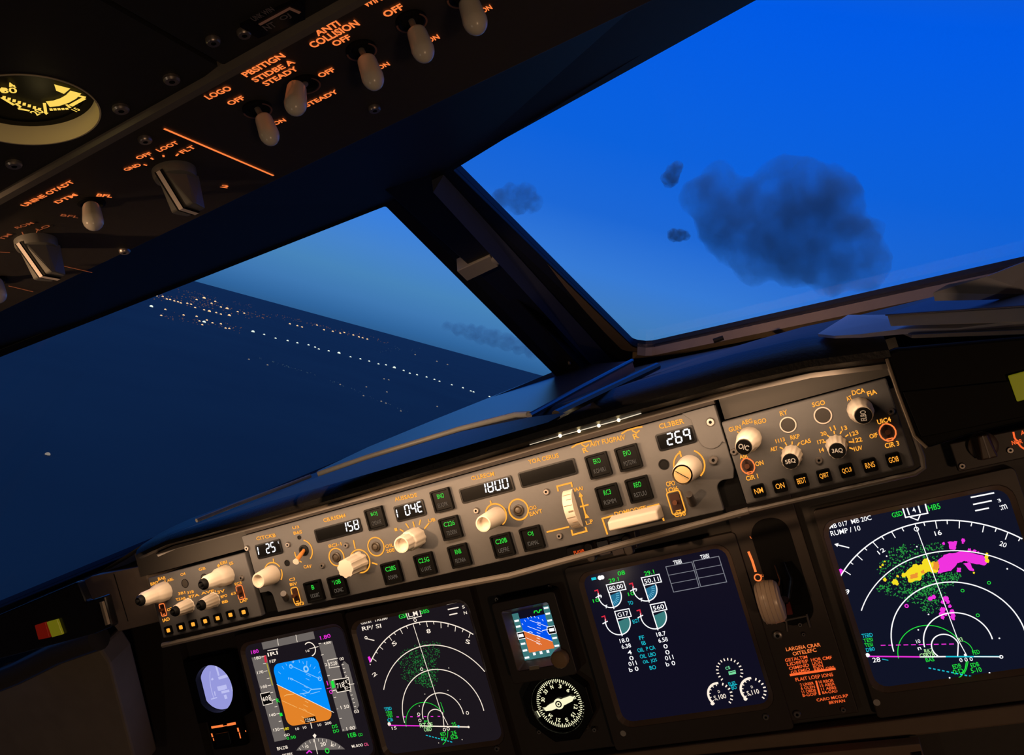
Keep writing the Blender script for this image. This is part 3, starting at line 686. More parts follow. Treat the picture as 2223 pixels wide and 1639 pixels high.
# ---------------------------------------------------------------- mode control panel
TS[0] = 0.70
T = Thing('mode_control_panel', 'long grey autopilot panel with five white lit number windows under the glareshield', 'control panel', MCP, (-0.013, -0.04))
P = MCP
tl_, tr_, br_, bl_ = [A(q) for q in ((-0.2482, 0.0), (0.2217, 0.0), (0.2202, -0.0788), (-0.2474, -0.0792))]
def notch(c, r, a0, a1, n=8): return [A([c[0] + r * math.cos(math.radians(a0 + (a1 - a0) * i / n)), c[1] + r * math.sin(math.radians(a0 + (a1 - a0) * i / n))]) for i in range(n + 1)]
outl = [A([-.2482, 0]), A([-.2482, -.014]), A([-.2445, -.016]), A([-.2443, -.0575]), A([-.236, -.0575])] + notch((-.236, -.0635), .006, 90, 0) + [A([-.2295, -.0792]), A([.205, -.0788])] + notch((.2115, -.0630), .0065, 180, 90) + [A([.219, -.0570]), A([.2215, -.050]), A([.2217, 0])]
T.part('face_plate', MB().use(GREY).prism(outl, -.006, 0.0), bevel=.0008)
T.part('corner_lug', MB().use(GREY).prism([A([.196, .0005]), A([.2215, .0005]), A([.2215, -.03])] + notch((.212, -.022), .0095, -40, -180, 8) + [A([.2015, -.006])], 0, .0014), bevel=.0004)
T.part('housing', MB().use(BLACK).prism([A([-.248, -.0003]), A([.2215, -.0003]), A([.2215, -.078]), A([-.248, -.078])], -.12, -.0062))
lit_window(T, P, [cA(1215, 370), cA(1455, 305), cA(1495, 440), cA(1260, 510)], [('25', cA(1328, 405), cA(1425, 378), .0115), ('u', cA(1448, 352), cA(1474, 346), .006), ('|', cA(1252, 425), cA(1280, 418), .0105)])
lit_window(T, P, [cB(185, 580), cB(620, 455), cB(660, 580), cB(230, 715)], [('158', cB(462, 560), cB(632, 515), .0115)])
lit_window(T, P, [cB(950, 350), cB(1240, 280), cB(1275, 430), cB(1000, 510)], [('04E', cB(1068, 392), cB(1246, 345), .0115), ('|', cB(990, 420), cB(1020, 412), .010)])
lit_window(T, P, [cC(155, 690), cC(635, 560), cC(685, 695), cC(195, 835)], [('1800', cC(358, 690), cC(628, 624), .0115)])
lit_window(T, P, [cC(700, 540), cC(1225, 395), cC(1265, 545), cC(745, 685)])
lit_window(T, P, [cD(730, 470), cD(1110, 375), cD(1160, 540), cD(790, 640)], [('269', cD(855, 520), cD(1103, 462), .0115)])
L = MB().use(AMBER)
for st, a, b2, h in (('CITCKB', cA(1232, 308), cA(1418, 272), .005), ('CB.RSEM4', cB(278, 488), cB(492, 438), .0052), ('AUSSADE', cB(965, 285), cB(1180, 240), .0052), ('CLLRECM', cC(272, 592), cC(482, 548), .0052), ('YOA CERUS', cC(800, 440), cC(1082, 376), .0052), ('CL3BER', cD(778, 392), cD(1024, 334), .0058), ('AIIY FUGPAIV', cC(1370, 278), cC(1700, 208), .0058),
                    ('U3', cA(1580, 205), cA(1645, 192), .0038), ('B6S', cA(1590, 255), cA(1672, 240), .0045), ('CAV', cA(1688, 580), cA(1765, 572), .0045), ('8CI-1', cB(326, 738), cB(452, 712), .0045), ('OIL', cB(875, 740), cB(955, 722), .0045), ('20E', cB(885, 788), cB(965, 768), .0045), ('I', cB(965, 578), cB(990, 572), .004), ('UB', cB(1290, 492), cB(1358, 476), .0045),
                    ('CIO', cC(808, 870), cC(876, 858), .0045), ('EAVT', cC(812, 925), cC(930, 892), .005), ('IAAI', cC(1225, 698), cC(1305, 680), .0045), ('L.P', cC(1335, 1005), cC(1400, 988), .0048), ('CPO', cD(848, 962), cD(935, 946), .0055), ('1OI6', cD(850, 1025), cD(968, 1000), .0055), ('C30', cD(928, 1265), cD(1040, 1245), .0055), ('DOMIODIFE', cD(338, 1255), cD(650, 1190), .0046),
                    ('C3', cA(1550, 706), cA(1605, 694), .004), ('GI3', cA(1608, 945), cA(1690, 928), .0045), ('BIV', cA(1555, 752), cA(1625, 738), .004)):
    L.text(P, st, a, b2, h)
T.part('lettering', L)
L = MB().use(AMBER)
def circ(p, rpx, a0, a1, w=.0012, n=60):
    rpx *= .88; c = P.loc(p); L.ring(c, rpx - w / 2, rpx + w / 2, .0004, a0, a1, n)
circ(cA(1685, 440), .0110, 165, 240); circ(cA(1685, 425), .0115, -60, 70)
circ(cA(2005, 485), .0092, 0, 360); circ(cB(785, 740), .0095, 0, 360); circ(cC(710, 880), .0098, 0, 360, .0014)
circ(cA(1395, 640), .0117, 25, 150); circ(cA(1395, 640), .0117, -50, 10)
circ(cB(630, 880), .0120, 0, 360); circ(cC(500, 930), .0108, -70, 190, .0014); circ(cD(1075, 770), .0134, -60, 55); circ(cD(1075, 770), .0134, 105, 180)
for a, b2 in ((cA(1395, 500), cA(1400, 540)), (cB(568, 678), cB(585, 760)), (cB(745, 895), cB(800, 912)), (cB(1015, 572), cB(1050, 592)), (cB(1072, 516), cB(1102, 560)), (cB(1142, 498), cB(1156, 550)), (cB(1215, 480), cB(1202, 532)), (cB(1298, 512), cB(1252, 568)), (cC(448, 798), cC(455, 828)), (cD(980, 630), cD(998, 692)), (cC(970, 1090), cC(1180, 1040)), (cC(1282, 735), cC(1335, 945)), (cC(1280, 855), cC(1360, 835))):
    L.line(P.pts([a, b2]), .0013, .0004)
for Q in ([cC(1078, 712), cC(1068, 665), cC(1198, 632), cC(1208, 672)], [cC(1200, 1068), cC(1212, 1115), cC(1342, 1080), cC(1330, 1042)], [cC(1535, 1112), cC(1487, 965), cC(1590, 935)], [cC(1900, 860), cC(2008, 832), cC(2058, 985)]):
    L.line(P.pts(Q), .0014, .0004)
for c in (cC(1285, 745), cC(1342, 942)): L.poly([P.loc(c) + A(q) for q in ((-.002, -.0015), (.002, -.0015), (0, .0025))], .0005)
for x, y in ((1300, 298), (1768, 168)):      # little aircraft marks either side of the title
    c = P.loc(cC(x, y)); L.line([c + A([-.009, .0015]), c + A([-.004, .003]), c + A([.005, .003]), c + A([.009, .0025])], .0012, .0004); L.line([c + A([0, .002]), c + A([.003, -.001]), c + A([.006, .0005])], .0011, .0004); L.text2('R', c + A([-.0005, -.0035]), c + A([.004, -.003]), .0042)
T.part('printed_marks', L)
for p in (cA(1145, 400), cA(1540, 365), cA(2100, 370), cA(1870, 565), cC(320, 890), cC(970, 715), cC(1090, 1125)): screw(T, P, p)
for p in (cD(1288, 345), cD(1318, 720)): screw(T, P, p, .0028, .001)
# round push buttons inside their rings, black holes
for p, r in ((cA(2005, 485), .0044), (cB(785, 740), .0044), (cC(710, 885), .0046)):
    c = P.loc(p); mb = MB().use(mat('dark_brown_button', (0.06, 0.045, 0.03, 1), 0.4)).lathe(c, [(r, 0), (r, .0015), (r * .8, .002), (r * .7, .001), (r * .5, .0022), (r * .2, .0024)], 24); T.part('round_button', mb)
for p, r in ((cD(825, 765), .0042), (cA(1527, 543), .003), (cA(1645, 296), .002)):
    c = P.loc(p); T.part('sensor_hole', MB().use(BLACK).lathe(c, [(r, 0), (r, .0006), (r * .8, .0006), (r * .7, .0002)], 20))
# rotary knobs
rotary(T, P, cA(1385, 645), cA(1250, 722), [(.0118, 0), (.0118, .15), (.0112, .3), (.0094, .96), (.009, 1)], cap='hollow')
rotary(T, P, cB(622, 880), cB(490, 962), [(.0118, 0), (.0118, .2), (.0110, .25), (.0110, .3), (.0104, 1)], (.055, 8), 'flat')
k, c, hh = rotary(T, P, cB(1180, 645), cB(1028, 728), [(.0116, 0), (.0116, .12), (.0112, .55), (.0106, .6), (.0096, .62), (.0094, .95), (.0092, 1)], (.03, 10), 'hollow')
rotary(T, P, cC(505, 928), cC(387, 1028), [(.0104, 0), (.0104, .15), (.0102, .3), (.0090, .95), (.0087, 1)], cap='hollow')
rotary(T, P, cD(1085, 795), cD(1005, 865), [(.0125, 0), (.0125, .15), (.0118, .35), (.0106, .9), (.0098, 1)], cap='slot')
# speed-mode toggle with its orange lever
c, e2 = P.loc(cA(1690, 420)), P.loc(cA(1612, 530), .018)
mb = MB().use(BLACK).lathe(c, [(.0052, 0), (.0052, .001), (.0036, .0014), (.003, .0004)], 20); s = T.part('lever_switch', mb)
q = MB().use(mat('orange_lit_lever', (0.75, 0.28, 0.06, 1), 0.4)).tube([(c[0], c[1], 0), tuple(c * .5 + e2 * .5) + (.009,), tuple(e2) + (.018,)], [.0016, .002, .0022], 12); T.part('lever', q, parent=s)
q = MB().use(CREAM).tube([tuple(c * .06 + e2 * .94) + (.017,), tuple(c * -.02 + e2 * 1.02) + (.0184,)], [.0026, .003], 12); T.part('lever_tip', q, parent=s)
toggle_box(T, P, cA(1622, 852), .0078, .0155); toggle_box(T, P, cD(948, 1138), .0105, .0178)
for p, tp in ((cA(1518, 885), cA(1490, 838)), (cD(1108, 1150), cD(1072, 1060))):
    c, e2 = P.loc(p), P.loc(tp, .012); T.part('stub_lever', MB().use(mat('dark_grey_lever', (0.07, 0.06, 0.055, 1), 0.4)).tube([(c[0], c[1], 0), tuple(e2) + (.012,)], [.0032, .0028], 12))
# square lit buttons
BW, BH = .0186, .0194
for p, tx, lo, wt in ((cA(1802, 808), 'B', 'UOUIIC', .16), (cA(2030, 758), "'10B", 'OONC', .5), (cB(792, 462), 'BOJ', 'CMDAVE', .36), (cB(1432, 288), 'BNO', 'EUOPK', .36), (cB(1515, 555), 'C226', 'TEOEIN', .58), (cB(1600, 822), 'RNB', 'FEONIA', .32), (cB(950, 985), 'C28S', 'OOAMA', .58), (cB(1270, 905), 'C2.5G', 'U IAVE', .58), (cB(2016, 722), 'C20B', 'UEFRE', .58),
                     (cC(842, 1142), 'OJ', 'IOAMAL', .26), (cC(1457, 468), 'EKO', 'KOHIR1', .32), (cC(1735, 396), 'EVO', 'POTDN1', .32), (cC(1552, 758), 'RC3', 'RSMM', .32), (cC(1832, 688), 'REO', 'RSTUU', .32)):
    push_button(T, P, p, BW, BH, tx, lo, GRN, DGREY, wt=wt)
# vertical-speed thumbwheel
mb = MB().use(CREAM); c0, c1_ = P.loc(cC(1172, 700)), P.loc(cC(1270, 1050)); ym, hl = (c0[1] + c1_[1]) / 2, (c0[1] - c1_[1]) / 2; xm = (c0[0] + c1_[0]) / 2 - .0005; n = 18; q0 = len(mb.v)
for i in range(n + 1):
    a = math.radians(-78 + 156 * i / n); y, z = ym + hl * math.sin(a) / math.sin(math.radians(78)), .012 * (math.cos(a) - .208) * 1.15
    mb.add([(xm - .0042, y, z), (xm + .0042, y, z), (xm + .0042, y * .2 + ym * .8, 0), (xm - .0042, y * .2 + ym * .8, 0)])
for i in range(n):
    b = q0 + 4 * i
    for j in range(4): mb.face((b + j, b + (j + 1) % 4, b + 4 + (j + 1) % 4, b + 4 + j), j == 0)
k = T.part('thumbwheel', mb)
q = MB().use(mat('brown_wheel_groove', (0.25, 0.18, 0.12, 1), 0.6))
for i in range(3, 16, 2):
    a = math.radians(-78 + 156 * i / n); y, z = ym + hl * math.sin(a) / math.sin(math.radians(78)), .012 * (math.cos(a) - .208) * 1.15
    q.tube([(xm - .0036 + (.003 if i % 4 == 1 else 0), y, z), (xm + .0036, y, z)], .0003 if i != 9 else .0006, 6)
T.part('wheel_grooves', q, parent=k)
# disengage bar
b8 = [P.loc(x, z) for x, z in ((cD(255, 1325), .016), (cD(745, 1200), .016), (cD(770, 1310), .016), (cD(285, 1440), .016))]
x0, x1, y0, y1 = b8[0][0], b8[1][0], b8[3][1], b8[0][1]
mb = MB().use(CREAM).hexa([(x0, y0 - .001, 0), (x1 + .001, y0 - .001, 0), (x1 + .001, y1 + .001, 0), (x0, y1 + .001, 0), (x0, y0 + .001, .017), (x1, y0 + .001, .017), (x1, y1 - .001, .015), (x0, y1 - .001, .015)])
T.part('disengage_bar', mb, bevel=.0016, seg=3)

# ---------------------------------------------------------------- the two smaller control panels either side of it
def efis(label, TLx, TRx, top, bot, knobs, holes, toggles, buttons, texts, scr, cap, ticks=(), ks=(1, 1)):
    T = Thing('efis_control_panel', label, 'control panel', MCP, ((TLx + TRx) / 2, (top + bot) / 2), group=None); TS[0] = .62
    T.part('face_plate', MB().use(GREY).prism([A([TLx, top]), A([TRx, top]), A([TRx, bot]), A([TLx, bot])], -.006, .001), bevel=.0012)
    T.part('housing', MB().use(BLACK).prism([A([TLx + .001, top - .001]), A([TRx - .001, top - .001]), A([TRx - .001, bot + .001]), A([TLx + .001, bot + .001])], -.10, -.0062))
    L = MB().use(AMBER)
    for st, a, b2, h in texts: L.text(MCP, st, a, b2, h, z=.0014)
    for a, b2 in ticks: L.line(MCP.pts([a, b2]), .0009, .0014)
    T.part('lettering', L)
    for (b_, t_, prof, fl, gl, ang) in knobs:
        KS[0] = ks[0 if len(prof) > 5 else 1]; rotary(T, MCP, b_, t_, prof, fl, cap, gl, ang=ang)
    for p, r, rim in holes:
        c = MCP.loc(p); mb = MB().use(BLACK).lathe(c, [(r, .001), (r, .0016), (r * .9, .0016)], 24, cap1=False).use(mat('dark_hole_lining', (0.03, 0.025, 0.02, 1), 0.6)).disc(c, r * .92, .0013)
        if rim: mb.use(mat('pale_hole_rim', (0.62, 0.56, 0.5, 1), 0.4)).ring(c, r * .92, r * 1.08, .0019)
        T.part('round_hole', mb)
    for p, w, h, rr in toggles: toggle_box(T, MCP, p, w, h, ORANGE, rr)
    for p, w, h, tx in buttons: push_button(T, MCP, p, w, h, tx, '', AMBER if tx != '##' else AMBER, wt=.66 if tx != '##' else .5, hh=h * .42 if tx != '##' else h * .4)
    for p in scr: screw(T, MCP, p, .0022, .001)
    return T
big = [(.0118, 0), (.0118, .1), (.0112, .38), (.0096, .48), (.0090, .52), (.0084, .9), (.0068, 1)]
sml = [(.0104, 0), (.0104, .05), (.0092, .08), (.0088, .6), (.0072, 1)]
bx = [(400, 1185), (520, 1155), (638, 1126), (755, 1096), (875, 1067), (998, 1035), (1125, 1008)]
efis('smaller of two matching knob panels, its cone-capped knobs beside the 25 number window', -.379, -.249, -.0158, -.0792,
     [(cA(350, 795), cA(125, 918), big, (.012, 12), '', 0), (cA(945, 645), cA(732, 755), big, (.012, 12), '', 0), (cA(580, 942), cA(458, 1015), sml, (.03, 12), '', 0), (cA(828, 893), cA(706, 950), sml, (.03, 12), '', 0)],
     [(cA(550, 737), .0044, False), (cA(735, 682), .004, False)], [(cA(340, 990), .007, .0125, .001), (cA(1088, 822), .008, .0135, .0014)],
     [(cA(*b), .0085, .0085, '##') for b in bx],
     [('BRIT', cA(218, 745), cA(300, 725), .005), ('BAR', cA(290, 695), cA(365, 680), .005), ('ABL', cA(378, 712), cA(440, 690), .0045), ('O4', cA(507, 655), cA(553, 640), .0045), ('GB', cA(682, 604), cA(748, 588), .0045), ('1', cA(866, 575), cA(882, 555), .004), ('EBI', cA(890, 545), cA(955, 528), .005), ('IS', cA(980, 550), cA(1015, 535), .005),
      ('3B1', cA(485, 838), cA(552, 822), .0045), ('31B', cA(572, 828), cA(636, 812), .0045), ('TZAB', cA(462, 895), cA(555, 876), .0042), ('37A', cA(580, 868), cA(690, 845), .0045), ('3V', cA(860, 825), cA(935, 805), .005), ('BPO', cA(895, 868), cA(957, 850), .0045), ('8B', cA(905, 920), cA(965, 905), .0045), ('EC3', cA(1030, 745), cA(1095, 728), .0042), ('63', cA(993, 840), cA(1040, 826), .0042), ('LAP', cA(1080, 910), cA(1155, 890), .005), ('IAD', cA(335, 1095), cA(402, 1076), .0055), ('CO', cA(378, 995), cA(425, 975), .0045), ('AVE', cA(705, 835), cA(830, 805), .0042)],
     [cA(1098, 682)], 'cone', [(cA(355, 700), cA(362, 725)), (cA(925, 560), cA(928, 580)), (cA(600, 850), cA(606, 876)), (cA(840, 800), cA(846, 822))], (.84, .74))
gb = MB().use(AMBER)
big = [(.0128, 0), (.0128, .1), (.0124, .35), (.0112, .5), (.0094, .6), (.0090, .95), (.0086, 1)]
sml = [(.0112, 0), (.0112, .12), (.0104, .2), (.0092, .92), (.0088, 1)]
bE = [((478, 1262), 'NM'), ((683, 1215), 'ON'), ((890, 1165), 'BEDT'), ((1108, 1118), 'QIBT'), ((1325, 1068), 'QCUI'), ((1548, 1015), 'RNS'), ((1775, 962), 'GOI8')]
efis('bigger looking of two matching knob panels, with black-capped knobs, next to the 269 number window', .2228, .3412, -.0138, -.0782,
     [(cE(410, 755), cE(312, 850), big, (.012, 12), 'OIC', -.5), (cE(1485, 470), cE(1450, 555), big, (.012, 12), 'ELBO', 1.4), (cE(812, 925), cE(768, 978), sml, (.035, 12), '5EQ', 0), (cE(1248, 825), cE(1212, 882), sml, (.035, 12), '3AQ', -.15)],
     [(cE(760, 630), .0055, True), (cE(1095, 540), .0058, True)], [(cE(372, 1028), .0098, .0125, .0046), (cE(1718, 702), .0105, .0128, .0048)],
     [(cE(*b), .0095, .0095, t_) for b, t_ in bE],
     [('GUN', cE(188, 680), cE(305, 650), .0056), ('AEG', cE(310, 615), cE(415, 590), .0056), ('RGO', cE(435, 610), cE(550, 585), .0056), ('RY', cE(682, 525), cE(755, 505), .0056), ('SGO', cE(992, 440), cE(1115, 412), .0056), ('AT', cE(1322, 385), cE(1372, 365), .0052), ('DCA', cE(1375, 325), cE(1500, 298), .0058), ('FIA', cE(1522, 335), cE(1612, 308), .0056),
      ('AET', cE(588, 870), cE(660, 855), .0048), ('1113', cE(640, 790), cE(728, 768), .0048), ('RKP', cE(782, 755), cE(872, 738), .0052), ('CAS', cE(882, 808), cE(978, 780), .0052), ('14', cE(1062, 880), cE(1105, 868), .0048), ('173', cE(1042, 800), cE(1110, 785), .0048), ('30', cE(1075, 722), cE(1130, 708), .0048), ('11', cE(1165, 672), cE(1215, 655), .0052), ('13', cE(1275, 668), cE(1328, 655), .0052), ('123', cE(1355, 725), cE(1435, 700), .005), ('122', cE(1385, 785), cE(1472, 768), .0052), ('1UV', cE(1395, 865), cE(1475, 850), .0052),
      ('UIC4', cE(1620, 605), cE(1748, 575), .0056), ('OIF', cE(1545, 745), cE(1622, 725), .0052), ('CIR 3', cE(1692, 835), cE(1828, 805), .0058), ('ON', cE(445, 1010), cE(522, 992), .0056), ('CIR 1', cE(355, 1150), cE(470, 1122), .0058), ('AIR', cE(292, 945), cE(372, 925), .0048)],
     [cE(1750, 500), cE(1058, 972), cE(238, 890)], 'glyph',
     [(cE(270, 695), cE(290, 712)), (cE(680, 845), cE(712, 862)), (cE(730, 800), cE(748, 830)), (cE(800, 790), cE(798, 820)), (cE(870, 800), cE(850, 832)), (cE(1135, 728), cE(1160, 748)), (cE(1202, 690), cE(1208, 720)), (cE(1275, 690), cE(1262, 718)), (cE(1340, 725), cE(1312, 745)), (cE(1385, 795), cE(1345, 795)), (cE(1390, 865), cE(1350, 850)), (cE(1110, 795), cE(1130, 800))], (.68, .66))
# tray rail that frames the three panels from below and at their end
rl = MCP.pts([(346, 1398), (575, 1345), (1100, 1246), (1360, 1174), (1622, 1103), (1985, 1020), (2003, 1008), (2000, 985), (1962, 880), (1930, 785)])
R_ = Thing('glareshield_tray', 'thin worn grey rail running under and around the three grey control panels', 'rail', MCP, rl[4])
mb = MB().use(RAIL); w_ = .0035
mb.line([p + A([0, -.0028]) for p in rl], w_, .0015); mb.line([p + A([0, -.0028]) for p in rl][::-1], w_, -.012)
mb2 = MB().use(RAIL).tube([tuple(p + A([0, -.0028])) + (-.004,) for p in rl[:5]], .0028, 8).tube([tuple(p + A([0, -.0028])) + (-.004,) for p in rl[4:]], .0022, 8)
R_.part('rail', mb2)
# dark recess wall above the small panels, behind the lip
mat_recess = (mat('dark_brown_recess', (0.042, 0.036, 0.029, 1), 0.6))
for x0, x1 in ((-.40, -.2505), (.2245, .3555)):
    R_.part('recess_wall', MB().use(MATS['dark_brown_recess']).prism([A([x0, .012]), A([x1, .012]), A([x1, -.0132]), A([x0, -.0132])], -.02, -.010))
R_.part('gap_shade_strip', MB().use(mat('gap_shade_brown', (0.022, 0.012, 0.006, 1), 0.6)).prism([A([-.2475, .0135]), A([.2215, .0135]), A([.2215, .0006]), A([-.2475, .0006])], -.012, -.005))  # dark strip: the shade between flange and panel put into its colour
# ---------------------------------------------------------------- main instrument panel and its screens
mb = MB().use(DARKP).prism([A([-.652, .12]), A([.62, .12]), A([.62, -.262]), A([-.652, -.262])], -.03, -.009)
IP = Thing('instrument_panel', 'dark brown main instrument panel board carrying the row of lit screens', 'instrument panel', MIP, (0, -.262), -.03)
IP.part('panel_board', mb)
mb = MB().use(mat('brown_ledge_paint', (0.20, 0.14, 0.095, 1), 0.55, noise=0.15, nscale=60))
led = MIP.pts([(1340, 1640), (1768, 1576), (2223, 1523)]); led2 = MIP.pts([(1600, 1632), (1992, 1597), (2223, 1566)])
yA = led[1][1]; IP.part('ledge', mb.prism([A([-.652, yA]), A([.62, yA]), A([.62, yA - .018]), A([-.652, yA - .018])], -.0085, .010), bevel=.002)
cPF, cND, cSB, cEI, cGR, cNR = crop(400, 1340, 5.293), crop(760, 1290, 4.697), crop(1060, 1260, 4.323), crop(1220, 1160, 3.422), crop(1580, 1100, 3.278), crop(1760, 1040, 3.279)
def display(name, label, cx, cy, w, h, screen, bez=(.012, .013, .018, .0295), group=None, knobs=(), cr=.012, bh=.004):
    T = Thing(name, label, 'display screen', MIP, (cx, cy - h / 2), 0, group)
    L, R_, U, D = bez; co = A([cx + (R_ - L) / 2, cy + (U - D) / 2])
    po, pi, ps = rrect(co, w + L + R_, h + U + D, .004), rrect((cx, cy), w + .010, h + .010, cr + .004), rrect((cx, cy), w, h, cr)
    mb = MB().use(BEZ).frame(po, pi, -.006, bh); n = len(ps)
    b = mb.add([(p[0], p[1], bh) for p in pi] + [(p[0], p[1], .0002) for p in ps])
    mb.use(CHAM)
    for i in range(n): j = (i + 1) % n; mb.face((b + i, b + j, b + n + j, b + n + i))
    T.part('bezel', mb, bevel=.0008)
    T.part('screen', MB().use(screen).poly(rrect((cx, cy), w + .0006, h + .0006, cr), .0001))
    return T, co, (w + L + R_, h + U + D)
Fm = MIP; GZ = .0005
def strokes(T, name, items, label=None, z=GZ):
    """items: (material, kind, ...) drawn flat on a screen."""
    mb = MB()
    for k, it in enumerate(items):
        mb.use(it[0]); kd = it[1]; zz = z + it[2] * .00012
        if kd == 'poly': mb.poly(Fm.pts(it[3]), zz)
        elif kd == 'lpoly': mb.poly(it[3], zz)
        elif kd == 'line': mb.line(Fm.pts(it[3]), it[4] * LWS[0], zz, len(it) > 5 and it[5])
        elif kd == 'lline': mb.line(it[3], it[4] * LWS[0], zz)
        elif kd == 'text': mb.text(Fm, it[3], it[4], it[5], it[6], zz, .008)
        elif kd == 'arc': mb.line(arc3(*Fm.pts(it[3]))[0], it[4] * LWS[0], zz)
        elif kd == 'dot': mb.disc(Fm.loc(it[3]), it[4] * RS[0], zz, 10)
        elif kd == 'ring': c = Fm.loc(it[3]); mb.ring(c, (it[4] - it[5]) * RS[0], it[4] * RS[0], zz, n=16)
    return T.part(name, mb, label=label)
S_ = .17; SH = .1731
# ---- primary flight display
TS[0] = .66
pc = (-.3700 - S_ / 2, -.0027 * -1 - SH / 2 + .0)
T, co, sz = display('primary_flight_display', 'flight screen with a tilted blue and orange horizon, furthest of the big screens', pc[0], pc[1], S_, SH, SCREEN, bez=(.008, .008, .018, .0295))
p_ = cPF
strokes(T, 'mode_annunciator', [(TAPE, 'poly', 0, [p_(890, 290), p_(1485, 160), p_(1505, 245), p_(910, 370)]), (WHT, 'line', 1, [p_(1075, 240), p_(1085, 322)], .0010), (WHT, 'line', 1, [p_(1285, 200), p_(1302, 284)], .0010)])
# attitude: blue and brown halves inside rounded window
ctl, ctr, cbr, cbl = Fm.pts([p_(1018, 545), p_(1525, 440), p_(1712, 1165), p_(1190, 1262)])
ac = (ctl + ctr + cbr + cbl) / 4; aw = (ctr[0] - ctl[0] + cbr[0] - cbl[0]) / 2; ah = (ctl[1] - cbl[1] + ctr[1] - cbr[1]) / 2
RR = rrect(ac, aw, ah, .011, 6); ha, hb = Fm.pts([p_(1065, 770), p_(1722, 1092)])
def clip(P, a, b, side):
    out = []; nrm = A([-(b - a)[1], (b - a)[0]]) * side
    for i in range(len(P)):
        p, q = P[i], P[(i + 1) % len(P)]; dp, dq = (p - a) @ nrm, (q - a) @ nrm
        if dp >= 0: out.append(p)
        if dp * dq < 0: out.append(p + (q - p) * dp / (dp - dq))
    return out
up, dnp = clip(RR, ha, hb, 1), clip(RR, ha, hb, -1)
it = [(SKYB, 'lpoly', 0, up), (EARTH, 'lpoly', 0, dnp), (WHT, 'lline', 1, [ha, hb], .0009)]
hv = (hb - ha) / np.linalg.norm(hb - ha); hn = A([-hv[1], hv[0]]); hc = Fm.loc(p_(1395, 930))
lb = glow('pale_blue_pitch_line', (150, 205, 250), 1.0); lo_ = glow('pale_orange_pitch_line', (250, 190, 110), 1.0)
for k, ln in ((1, .006), (2, .008), (3, .006), (4, .0, ), (5, .006), (6, .008)):
    for s, m_ in ((1, lb), (-1, lo_)):
        if ln: it.append((m_, 'lline', 1, [hc + hn * s * k * .0058 - hv * ln / 2 + A([s * -.0035, 0]), hc + hn * s * k * .0058 + hv * ln / 2 + A([s * -.0035, 0])], .0007))
it += [(lb, 'line', 1, [p_(1215, 550), p_(1560, 705)], .0009), (lb, 'line', 1, [p_(1215, 695), p_(1470, 825)], .0009), (lo_, 'line', 1, [p_(1125, 955), p_(1300, 1035)], .0008), (lo_, 'line', 1, [p_(1320, 1040), p_(1500, 1125)], .0008),
       (lb, 'ring', 1, p_(1228, 562), .003, .001), (lb, 'ring', 1, p_(1560, 705), .003, .001), (lb, 'text', 1, '10', p_(1198, 700), p_(1252, 712), .0045), (lb, 'line', 1, [p_(1412, 500), p_(1410, 570)], .0008), (lb, 'ring', 1, p_(1402, 592), .0045, .0022),
       (lb, 'line', 1, [p_(1430, 865), p_(1460, 828), p_(1580, 818)], .0012), (lb, 'line', 1, [p_(1450, 880), p_(1560, 850)], .0008), (lo_, 'line', 1, [p_(1150, 905), p_(1178, 890), p_(1262, 880)], .001), (lb, 'line', 1, [p_(1330, 880), p_(1440, 862)], .0012),
       (lb, 'text', 1, '9', p_(1240, 520), p_(1268, 505), .004)]
for a, b2 in (((1085, 625), (1112, 650)), ((1127, 562), (1150, 595)), ((1170, 530), (1182, 555)), ((1322, 490), (1328, 520)), ((1365, 505), (1372, 535)), ((1458, 540), (1448, 570)), ((1508, 565), (1492, 592)), ((1565, 620), (1545, 640))): it.append((lb, 'line', 1, [p_(*a), p_(*b2)], .0007))
it += [(BLK, 'poly', 1, [p_(1378, 1160), p_(1508, 1132), p_(1525, 1190), p_(1395, 1218)]), (WHT, 'text', 2, '12586', p_(1398, 1182), p_(1502, 1168), .0065)]
strokes(T, 'attitude_indicator', it)
it = [(TAPE, 'poly', 0, [p_(775, 462), p_(945, 432), p_(1180, 1400), p_(1040, 1430)]), (REDL, 'poly', 1, [p_(915, 440), p_(942, 435), p_(955, 515), p_(930, 520)]), (mat('display_amber', (0, 0, 0, 1), emit=srgb(176, 164, 44)), 'line', 1, [p_(950, 525), p_(1018, 780)], .0020)]
for x, y, s in ((850, 465, '180'), (880, 630, '170'), (922, 795, '160'), (1020, 1120, '140'), (1065, 1290, '130')): it += [(WHT, 'text', 1, s, p_(x - 38, y + 6), p_(x + 32, y - 8), .0062), (WHT, 'line', 1, [p_(x + 40, y - 10), p_(x + 78, y - 18)], .0009)]
for x, y in ((925, 530), (968, 700), (1010, 862), (1058, 1024), (1105, 1192)): it.append((WHT, 'line', 1, [p_(x - 16, y + 4), p_(x + 14, y - 3)], .0009))
it += [(BLK, 'poly', 1, [p_(880, 878), p_(985, 855), p_(1018, 985), p_(915, 1008)]), (WHT, 'line', 2, [p_(985, 855), p_(878, 878), p_(913, 1010), p_(1018, 985), p_(1010, 955), p_(1050, 940)], .0011), (WHT, 'text', 2, '60', p_(905, 940), p_(968, 926), .009), (WHT, 'text', 2, '8', p_(975, 925), p_(1000, 920), .0125)]
